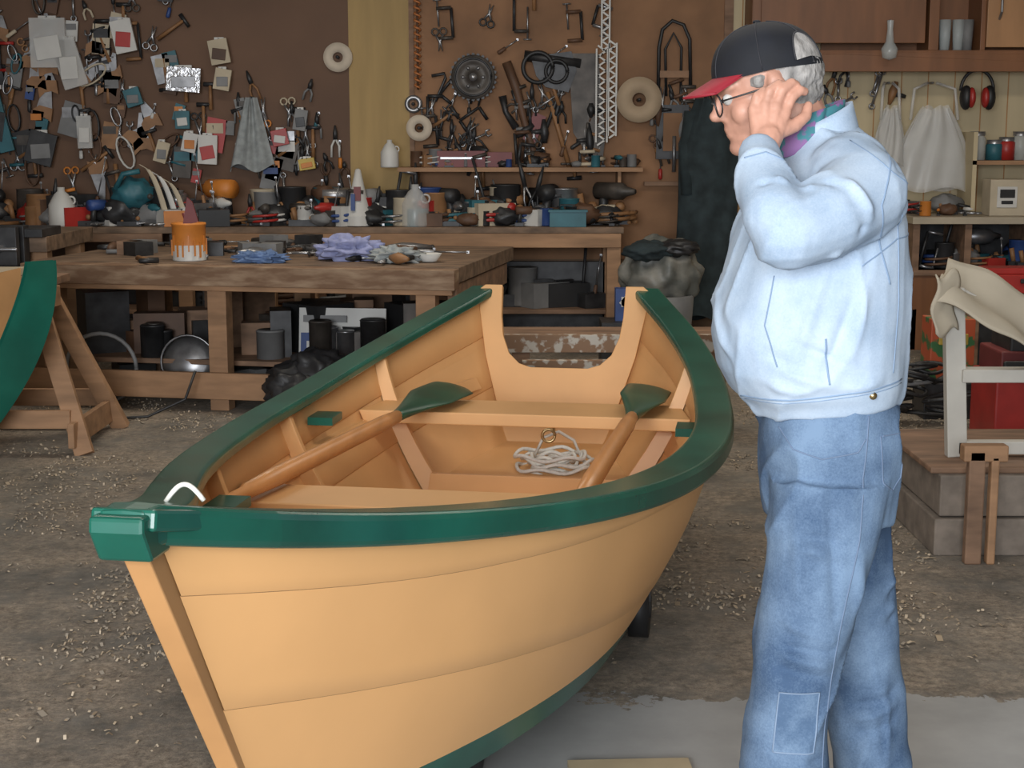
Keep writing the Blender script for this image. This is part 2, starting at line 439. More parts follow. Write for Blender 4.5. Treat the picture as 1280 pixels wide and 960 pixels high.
def fuse(name, bm, voxel, it, mat, folds=(), na=0., ns=8., parent=man, Mx=None, ridge=0, rs=(5, 5, 2.5), ztaper=None):
    bmesh.ops.recalc_face_normals(bm, faces=bm.faces)
    me = bpy.data.meshes.new('tmp'); bm.to_mesh(me); bm.free(); ob = bpy.data.objects.new('tmp', me); sc.collection.objects.link(ob)
    r = ob.modifiers.new('r', 'REMESH'); r.mode = 'VOXEL'; r.voxel_size = voxel
    s = ob.modifiers.new('s', 'SMOOTH'); s.factor = .5; s.iterations = it
    dg = bpy.context.evaluated_depsgraph_get(); nm = bpy.data.meshes.new_from_object(ob.evaluated_get(dg)); bpy.data.objects.remove(ob)
    n = len(nm.vertices); co_ = np.empty(n*3); nm.vertices.foreach_get('co', co_); co_ = co_.reshape(-1, 3)
    nr = np.array([v.normal[:] for v in nm.vertices])
    disp = np.zeros(n)
    for p0, p1, wd, am in folds:
        p0 = np.array(p0, float); p1 = np.array(p1, float); d = p1-p0; L2 = d@d
        t = np.clip(((co_-p0)@d)/L2, 0, 1); dist = np.linalg.norm(co_-(p0+t[:, None]*d), axis=1)
        disp += am*np.exp(-(dist/wd)**2)*np.sin(np.pi*np.clip(t, .08, .92))**.5
    if na:
        disp += np.array([na*noise.noise(V(c)*ns)+na*.5*noise.noise(V(c)*ns*2.3) for c in co_])
    if ridge:
        out = []
        for c in co_:
            p = V((c[0]*rs[0], c[1]*rs[1], c[2]*rs[2])); wv = noise.noise(p*.7+V((9, 2, 4)))
            p = p+V((wv*1.3, 0, wv*1.3)); k = 1-abs(noise.noise(p)*2.2); k = max(0, k)**3
            out.append(ridge*(k-.35))
        disp += np.array(out)
    co_ = co_+nr*disp[:, None]
    nm.vertices.foreach_set('co', co_.ravel())
    if Mx: nm.transform(Mx)
    nm.materials.clear(); nm.materials.append(mat)
    nm.polygons.foreach_set('use_smooth', [True]*len(nm.polygons)); nm.update()
    o = bpy.data.objects.new(name, nm); sc.collection.objects.link(o); o.parent = parent
    return o
denimL = denim('light_denim_jacket', (.31, .40, .52), (.47, .56, .67), 6)
denimB = denim('blue_jeans', (.055, .095, .17), (.17, .25, .365), 6)
denimP = denim('jeans_patch', (.075, .125, .21), (.19, .275, .39), 9)
skin = M('skin', (.50, .26, .185), .5, .15, 25, .1)
hairm = M('grey_hair', (.28, .265, .25), .8, .45, 60, .6, stretch=(1, 1, .4))
capm = M('black_cap', (.004, .005, .009), .8, .3, 20, .1)
capred = M('red_brim', (.28, .012, .025), .6, .15)
plaid = M('plaid_shirt', (.04, .17, .20), .8, col2=(.2, .10, .24), thr=(.48, .52), scale=30)
stitch = M('seam_stitch', (.20, .28, .40), .8); stitchj = M('jean_stitch', (.13, .18, .27), .8)
# jacket
bm = bmesh.new()
loft(bm, [(1.025, .462, .742, .165, .10), (1.045, .45, .748, .178, .09), (1.065, .425, .750, .195, .08), (1.10, .395, .750, .208), (1.16, .382, .748, .213), (1.22, .387, .75, .213), (1.30, .41, .748, .212),
          (1.38, .435, .742, .208), (1.45, .47, .722, .19), (1.49, .50, .695, .16), (1.525, .52, .668, .115), (1.55, .53, .645, .082), (1.57, .54, .635, .07, .3)])
chain(bm, [(.605, YM-.13, 1.465), (.622, YM-.185, 1.44), (.545, YM-.26, 1.40), (.475, YM-.30, 1.372), (.452, YM-.29, 1.405), (.440, YM-.22, 1.46), (.440, YM-.165, 1.505)],
          [.080, .082, .073, .065, .061, .050, .041], n=18)
chain(bm, [(.605, YM+.13, 1.465), (.622, YM+.185, 1.44), (.625, YM+.235, 1.30), (.63, YM+.24, 1.18), (.62, YM+.22, 1.05), (.62, YM+.2, .97)],
          [.082, .082, .070, .062, .052, .042])
F = []
def ar(x, z, x2, z2, w_, a_): F.append(((x, 2.60, z), (x2, 2.60, z2), w_, a_))
ar(.47, 1.45, .53, 1.38, .009, -.014); ar(.455, 1.47, .50, 1.415, .008, .012); ar(.43, 1.43, .50, 1.37, .008, .012); ar(.50, 1.46, .56, 1.37, .009, .013); ar(.53, 1.47, .60, 1.38, .009, -.014); ar(.56, 1.48, .62, 1.40, .010, .012)
ar(.42, 1.40, .47, 1.345, .008, -.012); ar(.49, 1.36, .56, 1.335, .008, .013); ar(.41, 1.49, .47, 1.475, .007, .009); ar(.41, 1.465, .47, 1.45, .007, -.009); ar(.46, 1.40, .52, 1.34, .007, -.010)
for q in (((.60, 2.66, 1.42), (.70, 2.7, 1.5), .011, -.014), ((.62, 2.68, 1.35), (.73, 2.74, 1.44), .012, .013), ((.66, 2.68, 1.36), (.61, 2.68, 1.18), .012, .014),
      ((.56, 2.68, 1.32), (.50, 2.68, 1.12), .012, .014), ((.45, 2.70, 1.28), (.43, 2.69, 1.10), .011, -.012), ((.62, 2.68, 1.28), (.55, 2.68, 1.07), .012, -.015),
      ((.70, 2.69, 1.3), (.68, 2.69, 1.08), .012, .012), ((.73, 2.72, 1.33), (.735, 2.72, 1.10), .010, -.010), ((.44, 2.7, 1.13), (.60, 2.68, 1.085), .011, .013), ((.50, 2.69, 1.17), (.62, 2.68, 1.12), .010, -.012),
      ((.40, 2.72, 1.18), (.52, 2.68, 1.11), .011, -.012), ((.38, 2.9, 1.25), (.40, 2.75, 1.1), .012, .010), ((.40, 2.72, 1.085), (.74, 2.70, 1.095), .012, .009), ((.52, 2.68, 1.36), (.50, 2.68, 1.22), .012, .014)): F.append(q)
jacket = fuse('jacket', bm, .006, 3, denimL, F, .004, 7, ridge=.008, rs=(6, 6, 3.2))
# jeans
bm = bmesh.new()
loft(bm, [(.80, .50, .735, .14), (.88, .485, .745, .165), (.96, .478, .748, .168), (1.04, .48, .735, .162), (1.08, .49, .72, .152)])
def leg(c, n=28):
    loft(bm, [(z, x-r, x+r*bk, ry, 0, y) for z, x, y, r, bk, ry in c], n, 2.2)
leg([(.90, .60, 2.81, .115, 1.05, .095), (.78, .588, 2.80, .108, 1.0, .092), (.66, .567, 2.79, .094, 1., .085), (.55, .548, 2.785, .087, .95, .08), (.46, .535, 2.78, .083, .9, .078), (.36, .53, 2.775, .088, .9, .077), (.25, .525, 2.775, .085, .9, .075), (.14, .52, 2.77, .082, .95, .073), (.06, .515, 2.77, .085, 1, .075)])
leg([(.90, .635, 2.99, .115, 1.0, .095), (.78, .655, 3.0, .105, 1.0, .092), (.66, .69, 3.01, .092, 1, .085), (.55, .715, 3.02, .083, 1, .08), (.46, .728, 3.025, .08, 1, .078), (.36, .74, 3.03, .082, 1, .077), (.25, .755, 3.035, .08, 1, .075), (.14, .76, 3.04, .08, 1, .073), (.06, .762, 3.04, .083, 1, .075)])
F = []
for z_, a_ in ((.64, .009), (.615, -.010), (.585, .010), (.56, -.010), (.80, .010), (.83, -.009), (.40, -.008), (.37, .009), (.335, -.008)):
    F.append(((.455, 2.71, z_+.02*math.sin(z_*90)), (.60, 2.71, z_-.03), .010, a_)); F.append(((.655, 2.95, z_-.03), (.79, 2.96, z_+.02), .010, a_*.9))
F += [((.62, 2.73, .88), (.66, 2.74, .62), .014, .013), ((.585, 2.71, .9), (.60, 2.71, .66), .012, -.010), ((.51, 2.72, .92), (.53, 2.71, .70), .012, .009), ((.66, 2.75, .92), (.70, 2.8, .78), .012, -.010)]
jeans = fuse('jeans', bm, .006, 3, denimB, F, .005, 8, ridge=.009, rs=(6, 6, 4))
# shoes
for nm, (x, y) in (('shoe_left', (.50, 2.77)), ('shoe_right', (.745, 3.04))):
    bm = bmesh.new(); e_bm(bm, (x+.01, y, .075), (.075, .045, .06)); e_bm(bm, (x-.09, y, .045), (.11, .048, .042)); e_bm(bm, (x-.04, y, .024), (.15, .05, .02))
    fuse(nm, bm, .006, 3, brownleather)
def bvh_of(o):
    return BVHTree.FromPolygons([v.co for v in o.data.vertices], [p.vertices for p in o.data.polygons])
bj, bt = bvh_of(jacket), bvh_of(jeans)
def seam(tree, pts, mat, r=.0014, dr=(0, 1, 0), y0=2.3):
    out = []
    for i in range(len(pts)-1):
        for j in range(14):
            t = j/14; x = pts[i][0]*(1-t)+pts[i+1][0]*t; z = pts[i][1]*(1-t)+pts[i+1][1]*t
            h = tree.ray_cast(V((x, y0, z)), V(dr))
            if h[0]: out.append(h[0]+V((0, -.0003, 0)))
    if len(out) > 2: sb.tube(out, r, mat, 6)
sb = B()
seam(bj, [(.43, 1.055), (.55, 1.07), (.735, 1.095)], stitch, .0018)
seam(bj, [(.43, 1.048), (.55, 1.063), (.735, 1.088)], stitch, .0010)
seam(bj, [(.665, 1.51), (.635, 1.42), (.655, 1.34), (.68, 1.27)], stitch, .0018)
seam(bj, [(.69, 1.40), (.70, 1.25), (.695, 1.10)], stitch); seam(bj, [(.47, 1.29), (.455, 1.2), (.48, 1.12)], stitch)
seam(bj, [(.56, 1.18), (.57, 1.09)], stitch, .002); seam(bj, [(.62, 1.31), (.69, 1.355), (.74, 1.36)], stitch)
seam(bj, [(.405, 1.50), (.44, 1.51), (.475, 1.495)], stitch)
seam(bj, [(.60, 1.53), (.66, 1.475), (.72, 1.44)], stitch, .0012)
h = bj.ray_cast(V((.655, 2.3, 1.072)), V((0, 1, 0)))
if h[0]: sb.cyl(h[0]+V((0, -.003, 0)), h[0]+V((0, .003, 0)), .007, brass)
sb.done('jacket_seams', man)
sb = B()
seam(bt, [(.50, 1.0), (.52, .965), (.57, .95), (.635, .965), (.65, .99)], stitchj)
seam(bt, [(.655, 1.03), (.64, .8), (.61, .62), (.59, .45), (.585, .3)], stitchj, .0016)
seam(bt, [(.68, .99), (.69, .90), (.715, .88), (.735, .90), (.735, .99), (.68, .99)], stitchj)
sb.done('jeans_seams', man)
# knee patch
sb = B(); grd = []
nx, nzz = 12, 16
for i in range(nx+1):
    for j in range(nzz+1):
        z_ = .395+.115*j/nzz
        x = .500+.075*i/nx; h = bt.ray_cast(V((x-.010*(1-j/nzz), 2.3, z_)), V((0, 1, 0))); grd.append(h[0]+V((0, -.0025, 0)))
vs = grd; fs = [(i*(nzz+1)+j, (i+1)*(nzz+1)+j, (i+1)*(nzz+1)+j+1, i*(nzz+1)+j+1) for i in range(nx) for j in range(nzz)]
sb.add(vs, fs, denimP, True)
bord = [grd[j] for j in range(nzz+1)]+[grd[i*(nzz+1)+nzz] for i in range(1, nx+1)]+[grd[nx*(nzz+1)+j] for j in range(nzz-1, -1, -1)]+[grd[i*(nzz+1)] for i in range(nx-1, -1, -1)]
sb.tube(bord, .0016, M('patch_edge', (.20, .27, .38), .8), 6)
sb.done('knee_patch', man)
# head
MH = Matrix.Translation((.474, YM, 1.622)) @ Matrix.Rotation(math.pi, 4, 'Z') @ Matrix.Rotation(R(14), 4, 'Y')
inv = MH.inverted()
bm = bmesh.new()
e_bm(bm, (-.012, 0, .035), (.096, .076, .088)); e_bm(bm, (.022, 0, -.03), (.068, .062, .082)); e_bm(bm, (.035, 0, -.075), (.048, .048, .035)); e_bm(bm, (.066, 0, -.092), (.022, .026, .018))
e_bm(bm, (.065, 0, .022), (.026, .055, .018)); e_bm(bm, (.088, 0, -.005), (.012, .011, .03), Matrix.Rotation(R(-22), 3, 'Y')); e_bm(bm, (.099, 0, -.026), (.014, .014, .012)); e_bm(bm, (.09, .012, -.03), (.009, .008, .008)); e_bm(bm, (.09, -.012, -.03), (.009, .008, .008))
e_bm(bm, (.078, 0, -.054), (.012, .024, .007)); e_bm(bm, (.076, 0, -.066), (.012, .021, .007))
for sg in (-1, 1):
    e_bm(bm, (.052, sg*.04, -.028), (.026, .024, .026))
    e_bm(bm, (-.012, sg*.078, -.002), (.018, .009, .033), Matrix.Rotation(R(12), 3, 'Y')); e_bm(bm, (-.007, sg*.074, -.03), (.010, .008, .012))
a0 = inv@V((.575, YM, 1.50)); chain(bm, [(-.03, 0, -.03), tuple(a0)], [.06, .062], 18)
fuse('head', bm, .0042, 3, skin, [((.06, s*.03, -.045), (.085, s*.02, -.03), .005, -.003) for s in (-1, 1)], .0015, 30, Mx=MH)
bm = bmesh.new(); e_bm(bm, (-.036, 0, .022), (.080, .080, .075)); e_bm(bm, (-.05, 0, -.02), (.056, .067, .045)); e_bm(bm, (.015, 0, .02), (.03, .0785, .026))
fuse('hair', bm, .004, 2, hairm, (), .005, 60, Mx=MH)
b = B()
for sg in (-1, 1):
    b.ell(MH@V((.075, sg*.031, .0)), (.011, .011, .011), white, n=12); b.ell(MH@V((.084, sg*.031, .0)), (.004, .005, .005), dark, n=10)
b.done('eyes', man)
b = B()
for sg in (-1, 1):
    pts = [MH@V((.098-.25*max(0, abs(.034+.024*math.cos(a))-.034), sg*(.034+.024*math.cos(a)), -.006+.021*math.sin(a))) for a in [2*math.pi*i/16 for i in range(17)]]
    b.tube(pts, .0017, dark, 6)
    b.tube([MH@V((.092, sg*.059, .000)), MH@V((.06, sg*.076, .002)), MH@V((-.01, sg*.087, .006)), MH@V((-.02, sg*.087, -.01))], .0017, dark, 6)
b.tube([MH@V((.098, -.01, -.003)), MH@V((.102, 0, .0)), MH@V((.098, .01, -.003))], .0014, steel, 6)
b.done('glasses', man)
# cap
b = B()
def dome(u, v):
    a = u*math.pi*2; q = v*math.pi/2; 
    cx, cy = math.cos(a), math.sin(a); k = math.sin(q)**.8 if q > 0 else 0
    rz = .090*math.cos(q)**.9 if v < 1 else 0
    return MH@V((-.012+.104*k*cx, .086*k*cy, .034+rz - .012*(cx < 0)*(-cx)*k))
b.grid(lambda u, v: dome(u, v), 48, 14, capm)
for i in range(3):
    a = i*math.pi/3+.3
    for o in (0, math.pi):
        b.tube([dome((a+o)/(2*math.pi), v/12*.99)+V((0, 0, .0006)) for v in range(1, 13)], .0012, M('cap_seam', (.02, .02, .025), .7), 5)
b.ell(MH@V((-.012, 0, .125)), (.008, .008, .004), capm)
ac = math.pi-.82
hp = [dome((ac+.36*math.cos(t))/(2*math.pi), .95-.40*math.sin(t))+V((.0012, -.0020, .001)) for t in [math.pi*i/14 for i in range(15)]]
cen = dome(ac/(2*math.pi), .91)+V((.0015, -.003, 0)); mid = [cen.lerp(h_, .5)+V((.0008, -.0045, .0008)) for h_ in hp]
b.add([cen]+mid+hp, [(0, i, i+1) for i in range(1, 15)]+[(i, 15+i, 16+i, i+1) for i in range(1, 15)], hairm, True)
b.tube(hp, .0018, M('cap_trim', (.03, .03, .035), .7), 5)
b.done('cap', man)
b = B()
def brim(u, v):
    a = (u-.5)*2*R(58); r = v
    x = -.012+.102*math.cos(a)+r*.060*math.cos(a*.55)**.5; y = .085*math.sin(a)*(1-.18*r)
    return MH@V((x, y, .044-.020*r-.12*(y*y)/.09*(.6+.6*r)))
b.grid(lambda u, v: brim(u, v), 20, 8, capred); b.grid(lambda u, v: brim(u, v)-V((0, 0, .004)), 20, 8, capred)
b.tube([brim(i/20, 1)-V((0, 0, .002)) for i in range(21)], .0028, capred, 6)
b.done('cap_brim', man)
# hands
bm = bmesh.new(); hx = .010
chain(bm, [(.440, YM-.17, 1.495), (.448+hx, YM-.145, 1.535)], [.027, .026], 12)
kn = [V((.425+hx, YM-.128, 1.583)), V((.443+hx, YM-.132, 1.590)), V((.462+hx, YM-.132, 1.590)), V((.480+hx, YM-.128, 1.582))]
for i, k_ in enumerate(kn):
    chain(bm, [V((.446+hx+(k_.x-hx-.452)*.45, YM-.145, 1.535)), k_], [.0175, .0125], 12)
sp = [(.024, .018, .014), (.029, .021, .016), (.031, .023, .017), (.028, .020, .016)]
for i, (k_, (l1, l2, l3)) in enumerate(zip(kn, sp)):
    d = V((.22+.10*i, .15, 1)).normalized(); d2 = V((.75, .35, .55)).normalized(); d3 = V((.75, .62, -.15)).normalized()
    q = k_+d*l1; r_ = q+d2*l2; s_ = r_+d3*l3*.8
    chain(bm, [k_, q, r_, s_], [.0106, .0098, .0090, .0078], 12)
p = V((.468+hx, YM-.138, 1.545)); chain(bm, [p, p+V((.030, .012, .010)), p+V((.052, .024, .028)), p+V((.058, .034, .046))], [.0150, .0125, .0108, .009], 12)
fuse('hand_left', bm, .0028, 2, skin, (), .0008, 60)
bm = bmesh.new(); c = V((.62, YM+.197, .96))   # right hand hanging relaxed at the side
chain(bm, [c, c+V((-.012, 0, -.06))], [.026, .030], 12)
for i in range(4):
    k_ = c+V((-.038+.020*i, .0, -.095)); chain(bm, [c+V((-.030+.014*i, 0, -.055)), k_, k_+V((-.004, -.008, -.034)), k_+V((-.004, -.024, -.054))], [.013, .0105, .0098, .008], 12)
chain(bm, [c+V((-.03, -.01, -.03)), c+V((-.052, -.02, -.06)), c+V((-.055, -.026, -.085))], [.014, .012, .009], 12)
fuse('hand_right', bm, .003, 2, skin, (), .0008, 60)
# collars
b = B()
cx0 = .578
b.grid(lambda u, v: V((cx0+.066*math.cos(R(-140+280*u))-.010*v, YM+.078*math.sin(R(-140+280*u)), 1.525+.04*v+.035*math.cos(R(-140+280*u))*(.5+.5*v))), 30, 4, denimL)
b.grid(lambda u, v: V((cx0-.010+.069*math.cos(R(-140+280*u))+.016*v, YM+.080*math.sin(R(-140+280*u))*(1+.12*v), 1.567-.04*v+.035*math.cos(R(-140+280*u))*(1-.5*v))), 30, 4, denimL)
o = b.done('jacket_collar', man); sd = o.modifiers.new('s', 'SOLIDIFY'); sd.thickness = .004
b = B()
b.grid(lambda u, v: V((.558+.066*math.cos(R(-175+350*u)), YM+.070*math.sin(R(-175+350*u)), 1.51+.07*v+.025*math.cos(R(-175+350*u)))), 30, 4, plaid)
b.grid(lambda u, v: V((.556+.073*math.cos(R(-205+130*u))-.012*v, YM+.077*math.sin(R(-205+130*u))-.006*v, 1.582-.07*v+.025*math.cos(R(-205+130*u)))), 14, 4, plaid)
o = b.done('shirt_collar', man); sd = o.modifiers.new('s', 'SOLIDIFY'); sd.thickness = .003

# ------------------------------------------------------------------ front workbench
A_ = V((-.983, .186, 0)); Bk = V((.186, .983, 0)); O_ = V((-.33, 8.14, 0))
MB = Matrix(((A_.x, Bk.x, 0, O_.x), (A_.y, Bk.y, 0, O_.y), (0, 0, 1, 0), (0, 0, 0, 1)))
b = B()
b.bb((-.02, 0, .71), (2.5, .12, .82), benchedge, MB); b.bb((-.02, .12, .74), (2.5, 1.72, .825), benchtop, MB)
b.bb((0, .14, .60), (.05, 1.6, .73), pine2, MB)
b.bb((-.0, .03, .68), (2.48, .06, .74), pine, MB)
for a in (.1, 1.3, 2.3):
    for q in (.06, 1.55): b.bb((a, q, 0), (a+.11, q+.1, .74), pine, MB)
b.bb((1.05, .02, .07), (2.6, .055, .22), pine, MB); b.bb((.1, 1.6, .15), (2.4, 1.64, .27), pine2, MB)
b.bb((.2, .3, .22), (2.3, 1.5, .25), pine2, MB)
b.done('workbench', None, .004)
def onb(a, q): v = MB@V((a, q, .826)); return v
def rag(name, c, r, m, seed):
    b = B(); b.ell((c[0], c[1], c[2]+r[2]*.75), r, m, n=56, jitter=.7, seed=seed, fr=3.5); b.done(name)
b = B(); c = V((-1.855, 8.75, .826))
b.lathe([(0, 0), (.095, 0), (.097, .004), (.095, .01), (.095, .14)], c, white); b.lathe([(.0955, .09), (.0955, .2), (.1, .205), (.098, .215), (.088, .21), (.088, .02), (0, .02)], c, orange)
for i in range(9):
    a = -math.pi*i/9; b.box(c+V((.096*math.cos(a), .096*math.sin(a), .08+.02*math.sin(i*2.))), (.014, .008, .09), orange, rot=(0, 0, a))
b.tube([c+V((-.02, 0, .1)), c+V((.03, 0, .3))], .01, woodhandle); b.tube([c+V((.02, .02, .1)), c+V((-.03, .02, .27))], .012, maroon)
b.prism([(0, 0), (.09, .02), (.06, .13), (.03, .16)], c+V((-.03, -.01, .2)), (1, 0, 0), (0, 0, 1), .02, maroon)
b.done('paint_can')
rag('lilac_rag', (-.93, 8.75, .826), (.17, .12, .075), lilac, 3); rag('grey_rag', (-.66, 8.6, .826), (.13, .1, .05), greyrag, 5); rag('blue_rag', (-1.42, 8.6, .826), (.13, .08, .035), M('blue_rag', (.10, .16, .30), .9, .3, 20, .2), 8)
b = B(); b.lathe([(0, .0), (.04, 0), (.07, .045), (.073, .045), (.043, -.0)], (-.47, 8.62, .83), white); b.done('bowl')
def tool(b, p, L_, ang, kind, m1, m2, pl='wall'):
    """hand tool laid in the wall plane (xz) or on a bench (xy)"""
    u = V((math.cos(ang), 0, math.sin(ang))) if pl == 'wall' else V((math.cos(ang), math.sin(ang), 0))
    n = V((0, -1, 0)) if pl == 'wall' else V((0, 0, 1)); w = u.cross(n); p = V(p)
    if kind == 0:
        b.tube([p, p+u*L_*.05, p+u*L_*.38, p+u*L_*.4], [.008, .016, .014, .008], m1, 8); b.tube([p+u*L_*.4, p+u*L_], .0055, steel, 6); b.box(p+u*L_, (.016, .006, .016), steel)
    elif kind == 1:
        b.tube([p, p+u*L_], [.016, .012], woodhandle, 8); b.tube([p+u*L_-w*.05, p+u*L_+w*.06], [.017, .013], dark, 8)
    elif kind == 2:
        b.tube([p-w*.03, p+u*L_*.35-w*.028, p+u*L_*.6], .009, m1, 6); b.tube([p+w*.03, p+u*L_*.35+w*.028, p+u*L_*.6], .009, m1, 6); b.tube([p+u*L_*.55, p+u*L_*.75, p+u*L_], [.016, .018, .006], dark, 8)
    elif kind == 3:
        b.tube([p, p+u*L_], (.010), steel, 6); q = p+u*L_
        b.tube([q+u*.03-w*.02, q-w*.022, q-u*.012, q+w*.022, q+u*.03+w*.02], .008, steel, 6); b.tube([p+(u*math.cos(t)+w*math.sin(t))*.02 for t in [i*.7 for i in range(10)]], .006, steel, 6)
    elif kind == 4:
        q = p+u*L_; b.tube([p, q], .012, dark, 6); b.tube([p, p+w*.11], .014, m1, 6); b.tube([q, q+w*.11], .014, m1, 6); b.tube([p+w*.1-u*.06, p+w*.1+u*L_*.6], .007, steel, 6); b.tube([p+w*.13-u*.06, p+w*.07-u*.06], .006, steel, 6)
    elif kind == 5:
        b.prism([(0, 0), (L_, .03), (L_, .055), (0, .12)], p, u, w, .003, steel); b.prism([(-.11, -.01), (-.02, -.02), (.02, .02), (.02, .12), (-.08, .13), (-.06, .08), (-.07, .03)], p, u, w, .02, woodhandle)
    elif kind == 6:
        b.box(p, (L_*.6, .02, L_) if pl == 'wall' else (L_*.6, L_, .03), m1, rot=(0, ang*.15, 0)); b.box(p+n*.008+V((0, 0, L_*.2 if pl == 'wall' else .01)), (L_*.5, .012, L_*.3) if pl == 'wall' else (L_*.4, L_*.3, .02), m2)
    elif kind == 7:
        for k in range(3): b.tube([p+(u*math.cos(t)*L_*.5+w*math.sin(t)*L_*.22)+n*.01*k for t in [i*.45 for i in range(15)]], .007, m1, 6)
    elif kind == 8:
        b.tube([p-u*L_*.5, p-u*L_*.1, p+u*L_*.1, p+u*L_*.5], [.012, .03, .034, .016], m1, 8); b.tube([p+w*.02, p+w*.1], [.022, .014], dark, 8)
    elif kind == 9:
        for sg in (-1, 1):
            b.tube([p+w*sg*.03+(u*math.cos(t)+w*math.sin(t))*.025 for t in [i*.7 for i in range(10)]], .007, m1, 6); b.tube([p+w*sg*.03+u*.02, p+u*L_*.5, p+u*L_-w*sg*.015], [.008, .012, .003], steel, 6)
rs = random.Random(3)
b = B()
for i in range(40):
    q = onb(rs.uniform(.3, 2.3), rs.uniform(.15, 1.5)); k = rs.choice([0, 1, 2, 3, 4, 8]); tool(b, q+V((0, 0, .035 if k == 8 else .018)), rs.uniform(.15, .35), rs.uniform(0, 6.28), k, rs.choice(COLS[:13]), dark, 'bench')
for i in range(14):
    q = onb(rs.uniform(1.2, 2.3), rs.uniform(.6, 1.5)); b.box(q+V((0, 0, .04)), (.14, .12, .08), rs.choice([dark, grey, pine2]), rot=(0, 0, rs.random()*3))
b.done('hand_tools_on_workbench')
b = B(); b.lathe([(0, .0), (.07, -.005), (.1, -.02), (.155, -.03), (.16, -.022), (.1, -.01), (.07, .006), (0, .012)], (-1.88, 8.75, .235), steel, Matrix.Rotation(R(74), 3, 'X')); b.torus((-1.88, 8.73, .235), .158, .006, steel)
b.done('pan_lid')
b = B(); P0 = V((-1.0, 8.9, .36)); b.box(P0, (.52, .02, .34), white, rot=(R(-8), 0, R(-6))); b.box(P0+V((.0, -.018, -.06)), (.5, .008, .17), blue, rot=(R(-8), 0, R(-6)))
b.box(P0+V((-.1, -.013, .11)), (.26, .008, .04), grey, rot=(R(-8), 0, R(-6)))
for i in range(9): b.box(P0+V((-.2+.048*i, -.026, -.055+.006*math.sin(i*2.))), (.02, .006, .05 if i % 3 else .07), white, rot=(R(-8), .3*math.sin(i*3), R(-6)))
b.box(P0+V((0, 0.05, -.18)), (.6, .2, .04), pine2); b.box(P0+V((0, .12, -.28)), (.5, .3, .16), grey)
b.done('printed_sign_board')
b = B()
for i in range(5): b.ell((-1.2+.12*(i % 3), 8.32+.08*(i//3), .12+.06*(i//2)), (.17, .13, .12), M('black_bag', (.02, .02, .022), .5, .3, 12, .6), n=40, jitter=.3, seed=i, fr=3)
b.done('black_rubbish_bag')
b = B()
for i in range(36):
    q = MB@V((rs.uniform(.3, 2.3), rs.uniform(.5, 1.5), 0)); hh = rs.uniform(.1, .38); b.box(q+V((0, 0, .25+hh/2)), (rs.uniform(.1, .3), rs.uniform(.1, .3), hh), rs.choice([dark, dark, dark2, pine2, brownleather, black]), rot=(0, 0, rs.random()))
    q = MB@V((rs.uniform(.3, 2.3), rs.uniform(.5, 1.5), 0)); b.box(q+V((0, 0, .08)), (rs.uniform(.1, .3), rs.uniform(.1, .3), .16), rs.choice([dark, dark, grey, pine2, black]), rot=(0, 0, rs.random()))
for i in range(8):
    q = MB@V((rs.uniform(.5, 2.2), rs.uniform(.35, .5), .25)); r_ = rs.uniform(.05, .09); hh = rs.uniform(.12, .25); b.lathe([(0, 0), (r_, 0), (r_, hh), (r_*1.05, hh), (r_*.9, hh+.01), (0, hh)], q, rs.choice([dark, steel, dark2, grey]))
b.torus((-2.35, 8.6, .22), .2, .012, grey); b.tube([(-1.75, 8.3, .25), (-1.8, 8.25, .1), (-2.0, 8.2, .012), (-2.3, 8.1, .012), (-2.45, 7.9, .012)], .008, black)
b.done('boxes_under_workbench')

# left bench with vise, sawhorse, second boat
b = B(); b.bb((-4.3, 8.9, .86), (-2.72, 9.9, .95), benchtop); b.bb((-4.2, 9.0, 0), (-4.1, 9.1, .86), pine); b.bb((-2.85, 9.0, 0), (-2.75, 9.1, .86), pine); b.bb((-2.85, 9.7, 0), (-2.75, 9.8, .86), pine); b.bb((-4.2, 9.7, 0), (-4.1, 9.8, .86), pine)
b.bb((-3.1, 8.82, .95), (-2.72, 9.2, 1.0), dark); b.bb((-3.0, 8.8, .8), (-2.82, 8.9, 1.02), dark); b.bb((-3.0, 8.66, .8), (-2.82, 8.72, 1.02), dark); b.cyl((-2.91, 8.9, .9), (-2.91, 8.58, .9), .02, steel); b.cyl((-3.03, 8.58, .9), (-2.79, 8.58, .9), .01, steel)
b.done('bench_with_vise', None, .004)
b = B()
def beam(p, q, wd, th, m): 
    p, q = V(p), V(q); d = (q-p).normalized(); a = V((1, 0, 0)) if abs(d.x) < .8 else V((0, 0, 1)); u = (a-d*a.dot(d)).normalized(); w = d.cross(u)
    vs = [c+u*x*wd/2+w*y*th/2 for c in (p, q) for x, y in ((-1, -1), (1, -1), (1, 1), (-1, 1))]
    b.add(vs, [(3, 2, 1, 0), (4, 5, 6, 7), (0, 1, 5, 4), (1, 2, 6, 5), (2, 3, 7, 6), (3, 0, 4, 7)], m)
beam((-3.1, 7.6, .74), (-2.28, 7.6, .74), .1, .1, pine)
for y in (7.25, 7.95):
    beam((-2.35, 7.6+(y-7.6)*.3, .72), (-2.08, y, 0.0), .09, .045, pine); beam((-3.0, 7.6+(y-7.6)*.3, .72), (-3.15, y, 0.0), .09, .045, pine)
beam((-2.15, 7.28, .17), (-3.15, 7.28, .17), .09, .03, pine); beam((-2.15, 7.92, .17), (-3.15, 7.92, .17), .09, .03, pine)
beam((-2.13, 7.2, .1), (-2.13, 8.0, .1), .03, .12, pine)
b.bb((-3.2, 7.3, .79), (-2.3, 7.9, .83), pine2); b.bb((-3.1, 7.35, .83), (-2.5, 7.8, .87), cream)
b.done('sawhorse', None, .003)
b = B()
